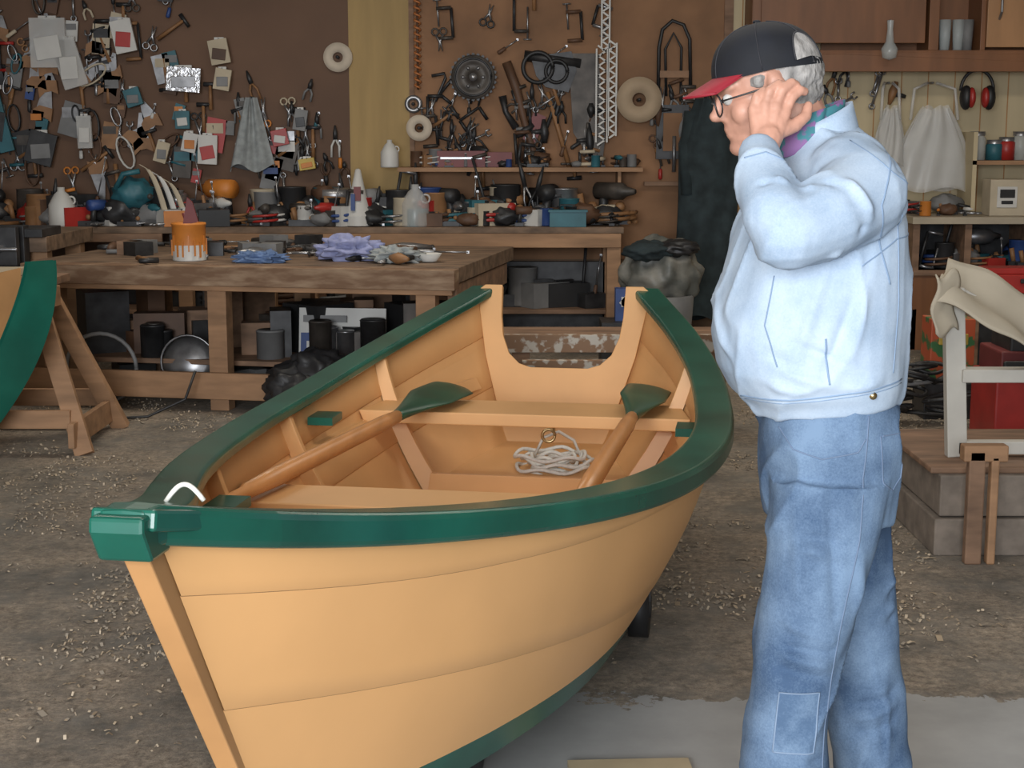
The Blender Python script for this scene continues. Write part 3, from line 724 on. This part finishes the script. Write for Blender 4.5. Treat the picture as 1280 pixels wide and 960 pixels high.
def r2(u, v):
    z = .96-.93*u; xx = -2.18-.42*u**1.7
    return V((xx+(.10*v-.05)*(1+.8*math.sin(u*3)), 7.0+.10*v-.12*u, z))
b.grid(r2, 20, 3, green); b.grid(lambda u, v: r2(u, v)+V((-.02, .02, 0)), 20, 3, green)
b.grid(lambda u, v: V((-2.28-.42*u**1.7-.5*v, 7.05+.3*v, .93-.9*u-.12*v)), 20, 3, stemtan_shaded); b.grid(lambda u, v: V((-2.30-.42*u**1.7-.5*v, 7.08+.32*v, .91-.88*u-.12*v)), 20, 3, stemtan_shaded)
b.bb((-2.9, 7.08, .0), (-2.8, 7.18, .5), pine2)
b.done('second_dory_bow')

# ------------------------------------------------------------------ back bench and shelf
b = B()
b.bb((-5.4, 10.9, .84), (.80, 11.5, .885), benchtop); b.bb((-2.3, 10.88, .74), (.78, 10.91, .84), pine); b.bb((-5.3, 10.88, .78), (-2.5, 10.91, .84), pine2)
for x in (.68, -1.5, -1.8, -2.4, -4): b.bb((x, 10.9, 0), (x+.1, 11.0, .84), pine)
b.bb((.68, 11.4, 0), (.78, 11.5, .84), pine); b.bb((-5.3, 11.4, .1), (.7, 11.44, .6), dark)
b.bb((-5.3, 11.0, .25), (.75, 11.4, .28), pine2)
b.done('back_workbench', None, .004)
b = B(); b.bb((wx(500), 11.25, 1.27), (wx(800), 11.56, 1.30), pine); b.bb((wx(520), 11.3, 1.1), (wx(524), 11.56, 1.27), pine); b.bb((wx(770), 11.3, 1.1), (wx(774), 11.56, 1.27), pine); b.done('shelf')
def jug(name, x, y, z, h_, m):
    b = B(); r_ = h_*.33; b.lathe([(0, 0), (r_, 0), (r_*1.03, h_*.05), (r_, h_*.55), (r_*.55, h_*.82), (r_*.28, h_*.9), (r_*.28, h_), (0, h_)], (x, y, z), m); b.torus((x+r_*.75, y, z+h_*.66), r_*.3, r_*.08, m); b.done(name)
jug('plastic_jug', wx(490), 11.3, 1.301, .2, white); jug('plastic_jug', wx(519)+.03, 11.0, .886, .30, plastic); jug('plastic_jug', wx(100), 11.0, .886, .28, white)
def clutter(name, x0, x1, y0, y1, z, n, seed, hmax=.2, cols=None):
    rr = random.Random(seed); b = B()
    for i in range(n):
        x, y = rr.uniform(x0, x1), rr.uniform(y0, y1); k = rr.randrange(8); m = rr.choice(cols or COLS); s = rr.uniform(.5, 1)*hmax*(.7+.6*(y-y0)/(y1-y0))
        if k == 0: b.lathe([(0, 0), (s*.35, 0), (s*.37, s*.05), (s*.35, s*.9), (s*.37, s*.92), (s*.3, s*.93), (0, s*.9)], (x, y, z), m)
        elif k == 1: b.box((x, y, z+s*.3), (s*1.1, s*.7, s*.6), m, rot=(0, 0, rr.random())); b.box((x, y, z+s*.63), (s*.5, s*.1, s*.08), dark, rot=(0, 0, rr.random()))
        elif k == 2:
            d = V((math.cos(rr.random()*6), math.sin(rr.random()*6), 0)).normalized(); c = V((x, y, z+s*.75)); b.tube([c-d*s*.5, c+d*s*.2, c+d*s*.3, c+d*s*.55], [s*.2, s*.2, s*.12, s*.06], m, 12); b.tube([c-d*s*.3, c-d*s*.35-V((0, 0, s*.65))], s*.11, dark, 8); b.box(c-d*s*.35-V((0, 0, s*.66)), (s*.4, s*.25, s*.16), dark)
        elif k == 3:
            b.box((x, y, z+s*.12), (s*1.3, s*.35, s*.24), dark); b.tube([(x-s*.4, y, z+s*.2), (x-s*.5, y, z+s*.7)], s*.09, woodhandle, 8); b.ell((x+s*.45, y, z+s*.4), (s*.13,)*3, woodhandle, n=10)
        elif k == 4: b.tube([(x+s*.5*math.cos(t*.5), y+s*.4*math.sin(t*.5), z+s*.05+t*.003) for t in range(26)], s*.05, m, 6)
        elif k == 5: tool(b, (x, y, z+.02), s*1.2, rr.random()*6, rr.choice([0, 1, 2, 3]), m, dark, 'bench')
        elif k == 6: tool(b, (x, y, z+.02), s*1.5, 1.57+rr.uniform(-.3, .3), rr.choice([4, 0, 2, 0]), m, dark, 'wall')
        else: b.ell((x, y, z+s*.35), (s*.6, s*.42, s*.35), rr.choice([dark, grey, black, brownleather, m]), n=20, jitter=.35, seed=i)
    b.done(name)
clutter('tools_on_back_workbench', wx(300), wx(770), 11.0, 11.3, .887, 200, 11, .28)
clutter('tools_on_back_workbench', -5.2, wx(290), 11.0, 11.3, .887, 170, 12, .31)
clutter('tools_on_shelf', wx(510), wx(790), 11.32, 11.45, 1.302, 44, 13, .14)
clutter('clutter_on_vise_bench', -4.2, -3.15, 9.0, 9.8, .952, 36, 15, .17)
clutter('clutter_under_back_workbench', -2.3, .6, 11.1, 11.28, .282, 50, 14, .34, COLS[:13])
b = B(); b.bb((wx(548), 11.33, 1.302), (wx(607), 11.5, 1.42), maroon); b.bb((wx(610), 11.36, 1.302), (wx(640), 11.5, 1.41), maroon); b.bb((wx(552), 11.325, 1.36), (wx(603), 11.335, 1.375), steel); b.done('maroon_box')
b = B(); x = .4; b.box((x, 10.98, .942), (.26, .14, .11), teal); b.box((x, 10.98, 1.0), (.28, .16, .015), teal); b.tube([(x-.06, 10.98, 1.01), (x-.05, 10.98, 1.04), (x+.05, 10.98, 1.04), (x+.06, 10.98, 1.01)], .006, dark); b.done('teal_toolbox')
b = B(); b.ell((wx(182), 11.1, 1.12), (.15, .12, .11), teal, n=24, jitter=.3); b.cyl((wx(182), 11.1, .887), (wx(182), 11.1, 1.05), .06, dark); b.tube([(wx(165), 11.0, 1.15), (wx(175), 11.0, 1.26), (wx(195), 11.0, 1.28)], .02, teal); b.done('bench_grinder')
b = B()
for k in range(3): 
    b.grid(lambda u, v: V((wx(195+k*12)+.16*u+.05*v, 10.98+.03*k, 1.33-.05*k-.36*u*u-.03*v)), 14, 3, [cream, white, cream][k])
o = b.done('curved_batten_strips'); sd = o.modifiers.new('s', 'SOLIDIFY'); sd.thickness = .006
b = B(); b.lathe([(.10, 0), (.085, .03), (.02, .33), (0, .34)], (wx(455), 11.05, .96), white, n=14); b.lathe([(.1, 0), (.1, -.07)], (wx(455), 11.05, .96), white); b.box((wx(455), 10.98, 1.12), (.05, .02, .1), maroon); b.box((wx(450), 10.96, 1.06), (.03, .02, .12), blue); b.done('folded_flag')

# ------------------------------------------------------------------ wall tools
def ring(name, a, c, rr, m, th=.035, inner=.35, off=.018):
    b = B(); X, Zz = wx(a), wz(c); r_ = rr*.006; Mx = Matrix.Rotation(R(90), 3, 'X')
    b.lathe([(r_*inner, 0), (r_, 0), (r_, th), (r_*inner, th), (r_*inner, 0)], (X, WY-off, Zz), m, Mx, 36); b.cyl((X, WY-.017, Zz), (X, WY-off-.04-th, Zz), .012, dark); b.done(name)
tape = M('paper_tape', (.56, .48, .38), .8, .1)
ring('masking_tape_roll', 424, 72, 18, tape); ring('masking_tape_roll', 797, 125, 28, M('tan_disc', (.40, .30, .20), .8, .1), .03, .3, .12); ring('masking_tape_roll', 525, 160, 16, tape, off=.12); ring('masking_tape_roll', 517, 130, 11, steel, .03, .5)
b = B(); X, Zz = wx(592), wz(97); Mx = Matrix.Rotation(R(90), 3, 'X')
b.lathe([(0, .03), (.035, .03), (.04, .012), (.10, .012), (.11, .02), (.16, .02), (.165, .01), (.165, 0), (0, 0)], (X, WY-.10, Zz), dark2, Mx, 40); b.torus((X, WY-.125, Zz), .135, .008, dark); b.cyl((X, WY-.016, Zz), (X, WY-.15, Zz), .03, steel)
for i in range(28):
    a = i*2*math.pi/28; b.box((X+.165*math.cos(a), WY-.11, Zz+.165*math.sin(a)), (.02, .01, .02), dark, rot=(0, -a+.5, 0))
for i in range(6):
    a = i*math.pi/3; b.cyl((X+.075*math.cos(a), WY-.10, Zz+.075*math.sin(a)), (X+.075*math.cos(a), WY-.125, Zz+.075*math.sin(a)), .013, steel)
b.done('clutch_disc')
b = B()
for (a, t0, t1, w0) in ((755, -10, 62, 9), (751, 62, 178, 13), (764, 55, 170, 9)):
    x0, x1 = wx(a-w0/2), wx(a+w0/2); z1, z0 = wz(t0), wz(t1)
    b.bb((x0-.008, WY-.13, z0), (x0+.004, WY-.11, z1), white); b.bb((x1-.004, WY-.13, z0), (x1+.008, WY-.11, z1), white)
    k = int((z1-z0)/.035)
    for i in range(k+1): b.box(((x0+x1)/2, WY-.12, z0+(z1-z0)*i/k), (x1-x0, .015, .013), white, rot=(0, .6 if i % 2 else -.6, 0))
    b.cyl(((x0+x1)/2, WY-.017, z1-.04), ((x0+x1)/2, WY-.14, z1-.04), .006, dark)
b.done('perforated_steel_strip')
b = B()
b.tube([(wx(523)+.022*math.cos(i*.9), WY-.06+.022*math.sin(i*.9), wz(-10)-i*.0068) for i in range(105)], .008, M('rust_orange', (.45, .16, .05), .6), 6); b.cyl((wx(523), WY-.06, wz(-12)), (wx(523), WY-.06, wz(112)), .008, brownleather); b.done('spiral_auger')
b = B(); pts = [(wx(a), WY-.05, wz(c)) for a, c in ((822, 130), (822, 60), (826, 38), (838, 27), (852, 32), (860, 50), (862, 110))]; b.tube(pts, .014, black); pts = [(wx(a), WY-.04, wz(c)) for a, c in ((832, 120), (830, 62), (840, 42), (850, 60), (850, 118))]; b.tube(pts, .010, black); b.box((wx(841), WY-.045, wz(93)), (.22, .03, .05), woodhandle); b.done('hanging_hose')
b = B()
def wt(a, c, a2, c2, r, m, th=.04):
    b.tube([(wx(a), WY-th-.02, wz(c)), (wx(a2), WY-th-.02, wz(c2))], r, m, 8)
b.tube([(wx(a), WY-.06, wz(c)) for a, c in ((633, 78), (645, 110), (655, 150), (668, 195), (672, 208))], [.035, .035, .028, .032, .02], brownleather, 8)
b.tube([(wx(a), WY-.06, wz(c)) for a, c in ((628, 120), (632, 140), (645, 160))], [.03, .02, .03], dark, 8); wt(684, 115, 712, 210, .018, woodhandle); wt(712, 80, 672, 190, .014, dark); wt(655, 70, 725, 80, .04, dark)
b.prism([(-.16, .12), (.14, .16), (.18, .02), (.12, -.14), (-.05, -.1), (-.12, -.02)], (wx(690), WY-.06, wz(92)), (1, 0, 0), (0, 0, 1), .05, dark)
b.prism([(-.14, .34), (.08, .34), (.14, -.28), (.12, -.46), (.02, -.42), (-.1, -.24)], (wx(733), WY-.06, wz(125)), (1, 0, 0), (0, 0, 1), .03, dark2); b.box((wx(668), WY-.05, wz(160)), (.1, .04, .22), maroon, rot=(0, .4, 0))
b.torus((wx(672), WY-.10, wz(85)), .11, .016, black); b.torus((wx(695), WY-.10, wz(90)), .08, .014, black)
tool(b, (wx(550), WY-.04, wz(118)), .2, .9, 4, dark, dark); tool(b, (wx(590), WY-.05, wz(205)), .3, 1.5, 2, steel, dark); tool(b, (wx(578), WY-.05, wz(180)), .2, .4, 3, steel, dark); tool(b, (wx(605), WY-.05, wz(190)), .22, 2.2, 2, dark, dark)
b.box((wx(840), WY-.055, wz(165)), (.24, .05, .4), dark); b.box((wx(840), WY-.06, wz(165)), (.14, .06, .28), osb); b.tube([(wx(842), WY-.10, wz(170)), (wx(842), WY-.10, wz(215))], .014, steel)
b.box((wx(835), WY-.05, wz(230)), (.35, .06, .03), pine2); tool(b, (wx(826), WY-.05, wz(225)), .2, 1.57, 0, red, dark); tool(b, (wx(856), WY-.05, wz(225)), .2, 1.57, 0, dark, dark)
b.tube([(wx(540), WY-.04, wz(95)), (wx(556), WY-.04, wz(92)), (wx(557), WY-.04, wz(98)), (wx(545), WY-.04, wz(126)), (wx(533), WY-.04, wz(124))], .012, dark, 6)
b.done('hanging_hand_tools')
rr = random.Random(21)
def peg(name, x0, x1, z0, z1, n, seed, kinds, gap=11, cols=None, lm=1):
    rr = random.Random(seed); b = B(); done = []
    for i in range(n*8):
        if len(done) >= n: break
        p = (rr.uniform(x0, x1), rr.uniform(z0, z1))
        if noise.noise(V((p[0]*.02, p[1]*.025, seed))) < -.12: continue
        if any(abs(p[0]-q[0])+abs(p[1]-q[1])*.7 < gap for q in done): continue
        done.append(p); tool(b, (wx(p[0]), WY-.07, wz(p[1])), rr.uniform(.10, .26)*lm, rr.choice([1.57, 1.57, 1.3, 1.9, .6, -1.5]), rr.choice(kinds), rr.choice(cols or COLS), rr.choice(COLS))
    b.done(name)
peg('pegboard_tools', -60, 225, -40, 225, 150, 5, [0, 1, 2, 3, 4, 6, 6, 9, 7, 5], 10); peg('pegboard_tools', 225, 400, 125, 222, 42, 6, [0, 2, 3, 6, 9, 1, 6], 10); peg('pegboard_tools', 530, 745, 130, 205, 40, 9, [0, 2, 3, 1, 4, 8, 9], 9, COLS[:13]); peg('pegboard_tools', 395, 432, 170, 220, 5, 10, [0, 2]); peg('pegboard_tools', 545, 740, 5, 100, 9, 19, [4, 0, 9, 1], 22, COLS[:13], 1.2); peg('pegboard_tools', 812, 885, 120, 235, 18, 29, [8, 4, 0, 9, 2], 9, COLS[:13])
pk = [(163, 47, 26, 40, white, red), (235, 100, 42, 30, foil, steel), (280, 66, 24, 30, cream, brownleather), (283, 100, 20, 26, cream, grey), (232, 150, 18, 22, teal, white), (172, 122, 20, 22, teal, grey), (262, 187, 24, 36, white, red), (378, 150, 16, 26, grey, dark), (385, 205, 20, 14, yellow, orange), (205, 190, 16, 26, cream, grey), (240, 178, 18, 24, white, orange), (95, 80, 30, 60, plastic, white), (70, 55, 44, 60, plastic, white), (55, 185, 34, 40, dark, grey), (352, 172, 20, 20, red, white), (5, 150, 18, 80, teal, dark), (110, 165, 18, 40, plastic, white)]
for a, c, w_, h_, m1_, m2_ in pk:
    b = B(); X, Zz = wx(a), wz(c); w2, h2 = w_*.006, h_*.006
    b.box((X, WY-.14, Zz), (w2, .03, h2), m1_, rot=(0, rr.uniform(-.3, .3), 0)); b.box((X, WY-.155, Zz-h2*.1), (w2*.7, .014, h2*.45), m2_, rot=(0, rr.uniform(-.2, .2), 0)); b.box((X, WY-.13, Zz+h2*.5), (w2*.5, .02, .03), white)
    b.cyl((X, WY-.016, Zz+h2*.52), (X, WY-.16, Zz+h2*.52), .005, steel); b.done('hanging_blister_pack', None, .003)
b = B()
b.grid(lambda u, v: V((wx(317)+(.03+.13*u+.02*math.sin(v*9))*math.cos(math.pi*v), WY-.10-(.03+.05*u+.015*math.sin(v*25))*math.sin(math.pi*v), wz(122)-.52*u+.03*math.sin(v*11)*u)), 12, 40, greyrag); b.cyl((wx(317), WY-.017, wz(122)), (wx(317), WY-.13, wz(122)), .008, dark); b.done('hanging_rag')

# ------------------------------------------------------------------ coverall, bin under notch
b = B()
def cov(u, v):
    a = 2*math.pi*v; ww = .09+.13*min(1, u*5)-.02*u; return V((wx(880)+.04*math.sin(u*3)+(ww+.012*math.sin(a*6+u*4))*math.cos(a)-.06*u, 11.33+(.10+.02*math.sin(a*5+u*7))*math.sin(a), 1.80-1.62*u+.03*math.sin(a*3)*u))
b.grid(cov, 30, 60, navy); b.tube([(wx(880), 11.56, 1.84), (wx(880), 11.4, 1.84), (wx(880), 11.33, 1.78)], .01, dark)
b.tube([(wx(862), 11.34, 1.70), (wx(854), 11.32, 1.4), (wx(856), 11.30, 1.1)], [.07, .06, .05], navy, 10); b.done('hanging_coveralls')
sack = M('grey_plastic_sack', (.10, .105, .095), .45, col2=(.24, .23, .20), thr=(.4, .65), scale=7, bump=.5)
b = B(); b.ell((1.02, 10.4, .60), (.27, .2, .25), sack, n=60, jitter=.22, seed=4, fr=3); b.ell((.93, 10.3, .76), (.17, .14, .07), navy, n=40, jitter=.3, seed=9, fr=3); b.ell((1.12, 10.3, .78), (.14, .12, .06), dark, n=40, jitter=.3, seed=2, fr=3); b.lathe([(.2, 0), (.23, .45), (.22, .46), (.19, 0.02), (0, .02)], (1.02, 10.4, 0), grey); b.done('rubbish_bin')
b = B(); b.box((.70, 9.4, .5), (.12, .1, .2), blue); b.box((.70, 9.34, .52), (.05, .01, .06), white, rot=(0, .7, 0)); b.box((.70, 9.34, .52), (.05, .01, .06), white, rot=(0, 0, 0)); b.box((.70, 9.4, .2), (.3, .3, .4), dark); b.done('blue_box')
b = B()
b.bb((-.05, 7.62, .45), (1.1, 7.66, .54), paintspl); b.bb((-.1, 7.66, .50), (1.25, 7.95, .54), pine2); b.bb((.05, 7.55, .34), (.62, 7.6, .42), paintspl)
for x in (.0, 1.0): b.bb((x, 7.64, 0), (x+.09, 7.72, .5), pine2); b.bb((x, 7.88, 0), (x+.09, 7.94, .5), pine2)
b.done('paint_spattered_trestle', None, .003)

# ------------------------------------------------------------------ right side: cabinets, counter
cab = M('cabinet_brown', (.20, .082, .032), .5, .2, 3, stretch=(3, 1, .5)); cab2 = M('cabinet_door', (.38, .20, .09), .45, .15, 3, stretch=(3, 1, .5))
b = B(); z0 = wz(92); x0 = wx(928)
b.bb((x0, 11.2, z0), (5.5, 11.25, z0+.15), cab); b.bb((x0, 11.2, z0+.12), (5.5, 11.56, z0+.15), cab); b.bb((x0, 11.2, z0+.15), (x0+.35, 11.56, 3.2), cab); b.bb((wx(1022), 11.53, z0+.15), (5.5, 11.56, 3.2), cab)
b.bb((wx(1140), 11.2, z0+.15), (wx(1152), 11.56, 3.2), cab); b.bb((wx(1202), 11.2, z0+.15), (wx(1208), 11.56, 3.2), cab); b.bb((wx(1208), 11.17, z0+.17), (wx(1300), 11.2, 3.2), cab2); b.bb((wx(1300), 11.2, z0+.15), (5.5, 11.3, 3.2), cab); b.bb((x0, 11.2, 3.2), (5.5, 11.56, 3.25), cab)
b.bb((x0+.06, 11.185, z0+.2), (wx(1135), 11.2, 3.1), cab)
b.tube([(wx(1222), 11.17, wz(30)), (wx(1222), 11.12, wz(22)), (wx(1222), 11.12, wz(4)), (wx(1222), 11.17, wz(-4))], .01, steel)
b.done('wall_cabinet', None, .004)
for a in (1158, 1172, 1188, 1199): b = B(); b.lathe([(0, 0), (.035, 0), (.045, .22), (.042, .22), (.033, .01)], (wx(a)-.05, 11.3, z0+.151), [glassy, grey][a % 2]); b.done('drinking_glass')
b = B(); b.lathe([(0, -.08), (.05, -.06), (.06, 0), (.03, .05), (.02, .14), (.025, .2)], (wx(1106)-.1, 11.1, wz(66)), glassy); b.cyl((wx(1106)-.1, 11.1, wz(66)+.2), (wx(1106)-.1, 11.18, wz(66)+.2), .006, steel); b.done('glass_lamp_chimney')
b = B(); X, Zz = wx(1207), wz(118)
b.tube([(X+.12*math.cos(t), 11.32, Zz+.02+.15*math.sin(t)) for t in [math.pi*i/14 for i in range(15)]], .012, black)
for sg in (-1, 1): b.ell((X+sg*.085, 11.3, Zz-.03), (.045, .06, .09), black, n=16); b.ell((X+sg*.05-.0, 11.28, Zz-.03), (.03, .05, .075), red, n=16)
b.cyl((X, 11.57, Zz+.16), (X, 11.28, Zz+.16), .008, steel); b.done('ear_defenders')
def make_bag(name, u0, wd, ln):
    b = B()
    def bag(u, v):
        a = 2*math.pi*v; ww = wd*(.4+.6*math.sin(min(1, u*1.3)*math.pi*.55)); return V((wx(u0)+(ww+.012*math.sin(a*7))*math.cos(a)*(1+.1*u), 11.40+(.03+.06*u+.012*math.sin(a*9+u*5))*math.sin(a), wz(135)-ln*u+.02*math.sin(a*4)))
    b.grid(bag, 20, 50, plastic); b.grid(lambda u, v: V((bag(u, v)-V((wx(u0), 11.40, 0)))*.93)+V((wx(u0), 11.40, .1)), 20, 50, plastic)
    for sg in (-1, 1): b.tube([(wx(u0)+sg*wd*.7, 11.40, wz(150)), (wx(u0)+sg*wd*.6, 11.42, wz(112)), (wx(u0)+sg*.03, 11.5, wz(104))], .012, plastic)
    b.cyl((wx(u0), 11.57, wz(104)), (wx(u0), 11.48, wz(104)), .008, steel); b.done(name)
make_bag('plastic_carrier_bag', 1160, .25, .6); make_bag('plastic_carrier_bag', 1106, .10, .42)
peg('kitchen_utensils', 1030, 1140, 104, 140, 10, 17, [0, 3, 2, 8], 8, COLS[:13]); 
b = B(); b.bb((wx(1200), 11.2, wz(205)), (5.4, 11.56, wz(200)), pine); b.bb((wx(1200), 11.2, wz(262)), (wx(1205), 11.56, wz(165)), creamwall); b.done('wall_shelf')
for nm, a, m_, h_ in (('glass_jar', 1222, glassy, .2), ('teal_mug', 1243, teal, .14), ('paint_tin', 1258, red, .16), ('glass_jar', 1275, glassy, .2)):
    b = B(); b.lathe([(0, 0), (.06, 0), (.062, h_*.8), (.05, h_*.85), (.05, h_), (0, h_)], (wx(a)-.06, 11.35, wz(200)+.002), m_); b.lathe([(0, h_+.01), (.056, h_+.01), (.056, h_-.02)], (wx(a)-.06, 11.35, wz(200)), steel); b.done(nm)
b = B(); zc = .96
b.bb((wx(1115), 10.85, zc-.05), (5.5, 11.56, zc), M('counter_top', (.40, .34, .25), .5)); b.bb((wx(1118), 10.9, 0), (5.5, 11.5, zc-.38), cab); b.bb((wx(1118), 11.45, zc-.4), (5.5, 11.5, zc-.05), dark); b.bb((wx(1115), 10.88, zc-.42), (5.5, 11.5, zc-.38), pine2)
for x in (wx(1118), wx(1180), wx(1262), 4.2): b.bb((x, 10.9, 0), (x+.05, 11.45, zc-.05), pine2)
b.done('counter', None, .003)
b = B(); b.bb((wx(1213), 11.0, zc+.001), (wx(1255), 11.2, zc+.26), cream); b.bb((wx(1221), 10.99, zc+.06), (wx(1245), 11.0, zc+.21), white); b.bb((wx(1224), 10.985, zc+.13), (wx(1242), 10.992, zc+.19), black); b.bb((wx(1226), 10.985, zc+.085), (wx(1240), 10.992, zc+.11), black); b.done('labelled_carton', None, .004)
clutter('things_under_counter', wx(1130), wx(1290), 10.98, 11.3, zc-.378, 34, 31, .26); clutter('things_on_counter', wx(1120), wx(1205), 11.0, 11.4, zc+.001, 14, 32, .16)
b = B(); b.box((3.4, 10.0, .58), (.7, .3, .12), red); b.box((3.4, 10.0, .66), (.6, .22, .04), red); b.box((3.4, 9.84, .6), (.2, .02, .03), dark); b.bb((2.9, 9.8, .45), (4.2, 10.3, .5), pine2); b.bb((2.95, 9.85, 0), (3.05, 9.95, .47), pine2); b.bb((4.0, 9.85, 0), (4.1, 9.95, .47), pine2); b.bb((2.95, 10.1, 0), (3.05, 10.2, .47), pine2); b.bb((4.0, 10.1, 0), (4.1, 10.2, .47), pine2); b.bb((2.95, 9.9, .02), (4.1, 10.2, .4), dark); b.done('red_case_on_stand', None, .006)
b = B(); b.box((2.4, 8.3, .38), (.24, .2, .34), M('green_red_bag', (.05, .16, .06), .4, col2=(.5, .10, .04), thr=(.48, .52), scale=9)); b.box((2.4, 8.19, .44), (.16, .01, .06), yellow); b.box((2.4, 8.3, .1), (.3, .25, .2), dark); b.done('printed_paint_bag', None, .02)
b = B(); b.box((2.6, 7.4, .45), (.5, .35, .12), maroon); b.box((2.6, 7.4, .2), (.55, .4, .38), red); b.box((2.6, 7.19, .42), (.5, .02, .1), black); b.box((2.6, 7.4, .55), (.4, .3, .1), dark); b.box((2.6, 7.42, .66), (.3, .25, .12), red); b.done('red_crate', None, .01)
b = B(); rr = random.Random(5)
for i in range(16):
    cx_, cy_ = 2.0+.4*rr.random(), 7.95+.15*rr.random(); rr_ = rr.uniform(.08, .16); ph = rr.random()*6
    b.tube([(cx_+rr_*math.cos(t*.4+ph), cy_+rr_*.5*math.sin(t*.4+ph), .02+.018*i+.05*abs(math.sin(t*.2+ph))) for t in range(18)], .011, rr.choice([black, dark, grey, black]), 6)
b.done('tangled_hoses')
# white frame with draped canvas on blocks
b = B(); wp = M('white_painted_wood', (.52, .50, .45), .6, .12, 5, .1)
beam((1.70, 5.7, .325), (1.66, 5.7, .97), .075, .05, wp); beam((1.70, 5.7, .64), (2.4, 5.7, .64), .05, .085, wp); beam((2.3, 5.9, .325), (2.3, 5.9, .80), .06, .05, wp); beam((1.70, 5.7, .36), (2.4, 5.7, .36), .05, .05, wp); beam((2.3, 5.68, .66), (2.3, 5.92, .66), .05, .05, wp); beam((2.3, 5.7, .325), (2.3, 5.7, .66), .06, .05, wp)
beam((1.66, 5.72, .96), (2.35, 5.86, .60), .05, .04, wp)
b.done('white_wooden_frame_chair', None, .004)
canvas = M('cream_canvas', (.50, .44, .34), .9, .08, 6, .2)
b = B()
b.grid(lambda u, v: V((1.57+.68*u+.10*v, 5.60+.22*v-.05*math.sin(u*3), 1.09-.46*u**1.15+.03*math.sin(v*6+u*3)-.16*(1-v)+.01*math.sin(u*17+v*4))), 30, 20, canvas)
b.grid(lambda u, v: V((1.56+.10*u+.012*math.sin(v*8), 5.60+.06*u, 1.03-.22*v-.02*math.sin(u*6))), 8, 12, canvas)
o = b.done('draped_canvas'); sd = o.modifiers.new('s', 'SOLIDIFY'); sd.thickness = .006
b = B(); blk = M('weathered_block', (.20, .165, .135), .9, .3, 12, .4)
b.bb((1.56, 5.45, 0), (2.4, 6.25, .14), blk); b.bb((1.58, 5.47, .145), (2.4, 6.25, .30), blk); b.bb((1.55, 5.5, .30), (2.4, 6.25, .324), pine2)
b.bb((1.64, 5.33, 0), (1.70, 5.37, .42), pine2); b.bb((1.72, 5.33, 0), (1.75, 5.37, .40), pine); b.bb((1.62, 5.33, .38), (1.78, 5.39, .44), pine); b.done('stacked_blocks', None, .006)

# ------------------------------------------------------------------ wood shavings
rr = random.Random(99); b = B(); shv = [M('shaving_pale', (.50, .41, .30), .8, .1), M('shaving_tan', (.36, .28, .19), .8, .1), M('shaving_grey', (.27, .23, .18), .8, .1), M('shaving_grey', (.24, .195, .145), .8, .1)]
cnt = 0
while cnt < 17000:
    y = 2.2+8.3*rr.random()**.7; x = rr.uniform(-.40*y-.3, .40*y+.3)
    if y < 4.1 and x > -.3: continue
    if noise.noise(V((x*1.3, y*1.3, 3)))+.6*noise.noise(V((x*5, y*5, 1))) < rr.uniform(.0, .4): continue
    if y < 4.3 and rr.random() < .75: continue
    cnt += 1; s = rr.uniform(.003, .010)*(1.9 if rr.random() < .06 else 1); a = rr.random()*6.28; d = V((math.cos(a), math.sin(a), 0)); w = V((-d.y, d.x, 0)); c = V((x, y, .002))
    h1 = rr.uniform(.0, .010); l = s*rr.uniform(.8, 1.6)
    b.add([c-d*l-w*s*.5, c-d*l+w*s*.5, c+w*s*.5+V((0, 0, h1)), c-w*s*.5+V((0, 0, h1)), c+d*l*.8+w*s*.5+V((0, 0, h1*.4)), c+d*l*.8-w*s*.5+V((0, 0, h1*.4))], [(0, 1, 2, 3), (3, 2, 4, 5)], rr.choice(shv))
b.done('wood_shavings')
b = B(); b.box((.29, 3.49, .008), (.30, .14, .016), M('plywood_offcut', (.42, .34, .22), .7), rot=(0, 0, .05)); b.done('plywood_offcut')

# ------------------------------------------------------------------ light
w = bpy.data.worlds.new('world'); sc.world = w; w.use_nodes = True
w.node_tree.nodes['Background'].inputs[0].default_value = (.78, .87, 1, 1); w.node_tree.nodes['Background'].inputs[1].default_value = .85
def area(name, loc, rot, sx_, sy_, pw, col):
    l = bpy.data.lights.new(name, 'AREA'); l.shape = 'RECTANGLE'; l.size = sx_; l.size_y = sy_; l.energy = pw; l.color = col
    o = bpy.data.objects.new(name, l); o.location = loc; o.rotation_euler = rot; sc.collection.objects.link(o)
area('open_door_daylight', (-1.0, -2.2, 2.0), (R(82), 0, R(-8)), 3.0, 1.8, 430, (.94, .97, 1))
area('added_fill_light', (-1.5, 8.5, 3.35), (0, 0, 0), 2.4, .5, 40, (1, .92, .79))  # these overhead lamps are unseen, added as fill to lift the interior
area('added_fill_light', (2.5, 8.0, 3.35), (0, 0, 0), 2.4, .5, 46, (1, .92, .79))
area('added_fill_light', (.2, 4.0, 3.4), (0, 0, 0), 2.4, .5, 30, (1, .95, .88))
sc.view_settings.view_transform = 'Standard'; sc.view_settings.exposure = 0.08
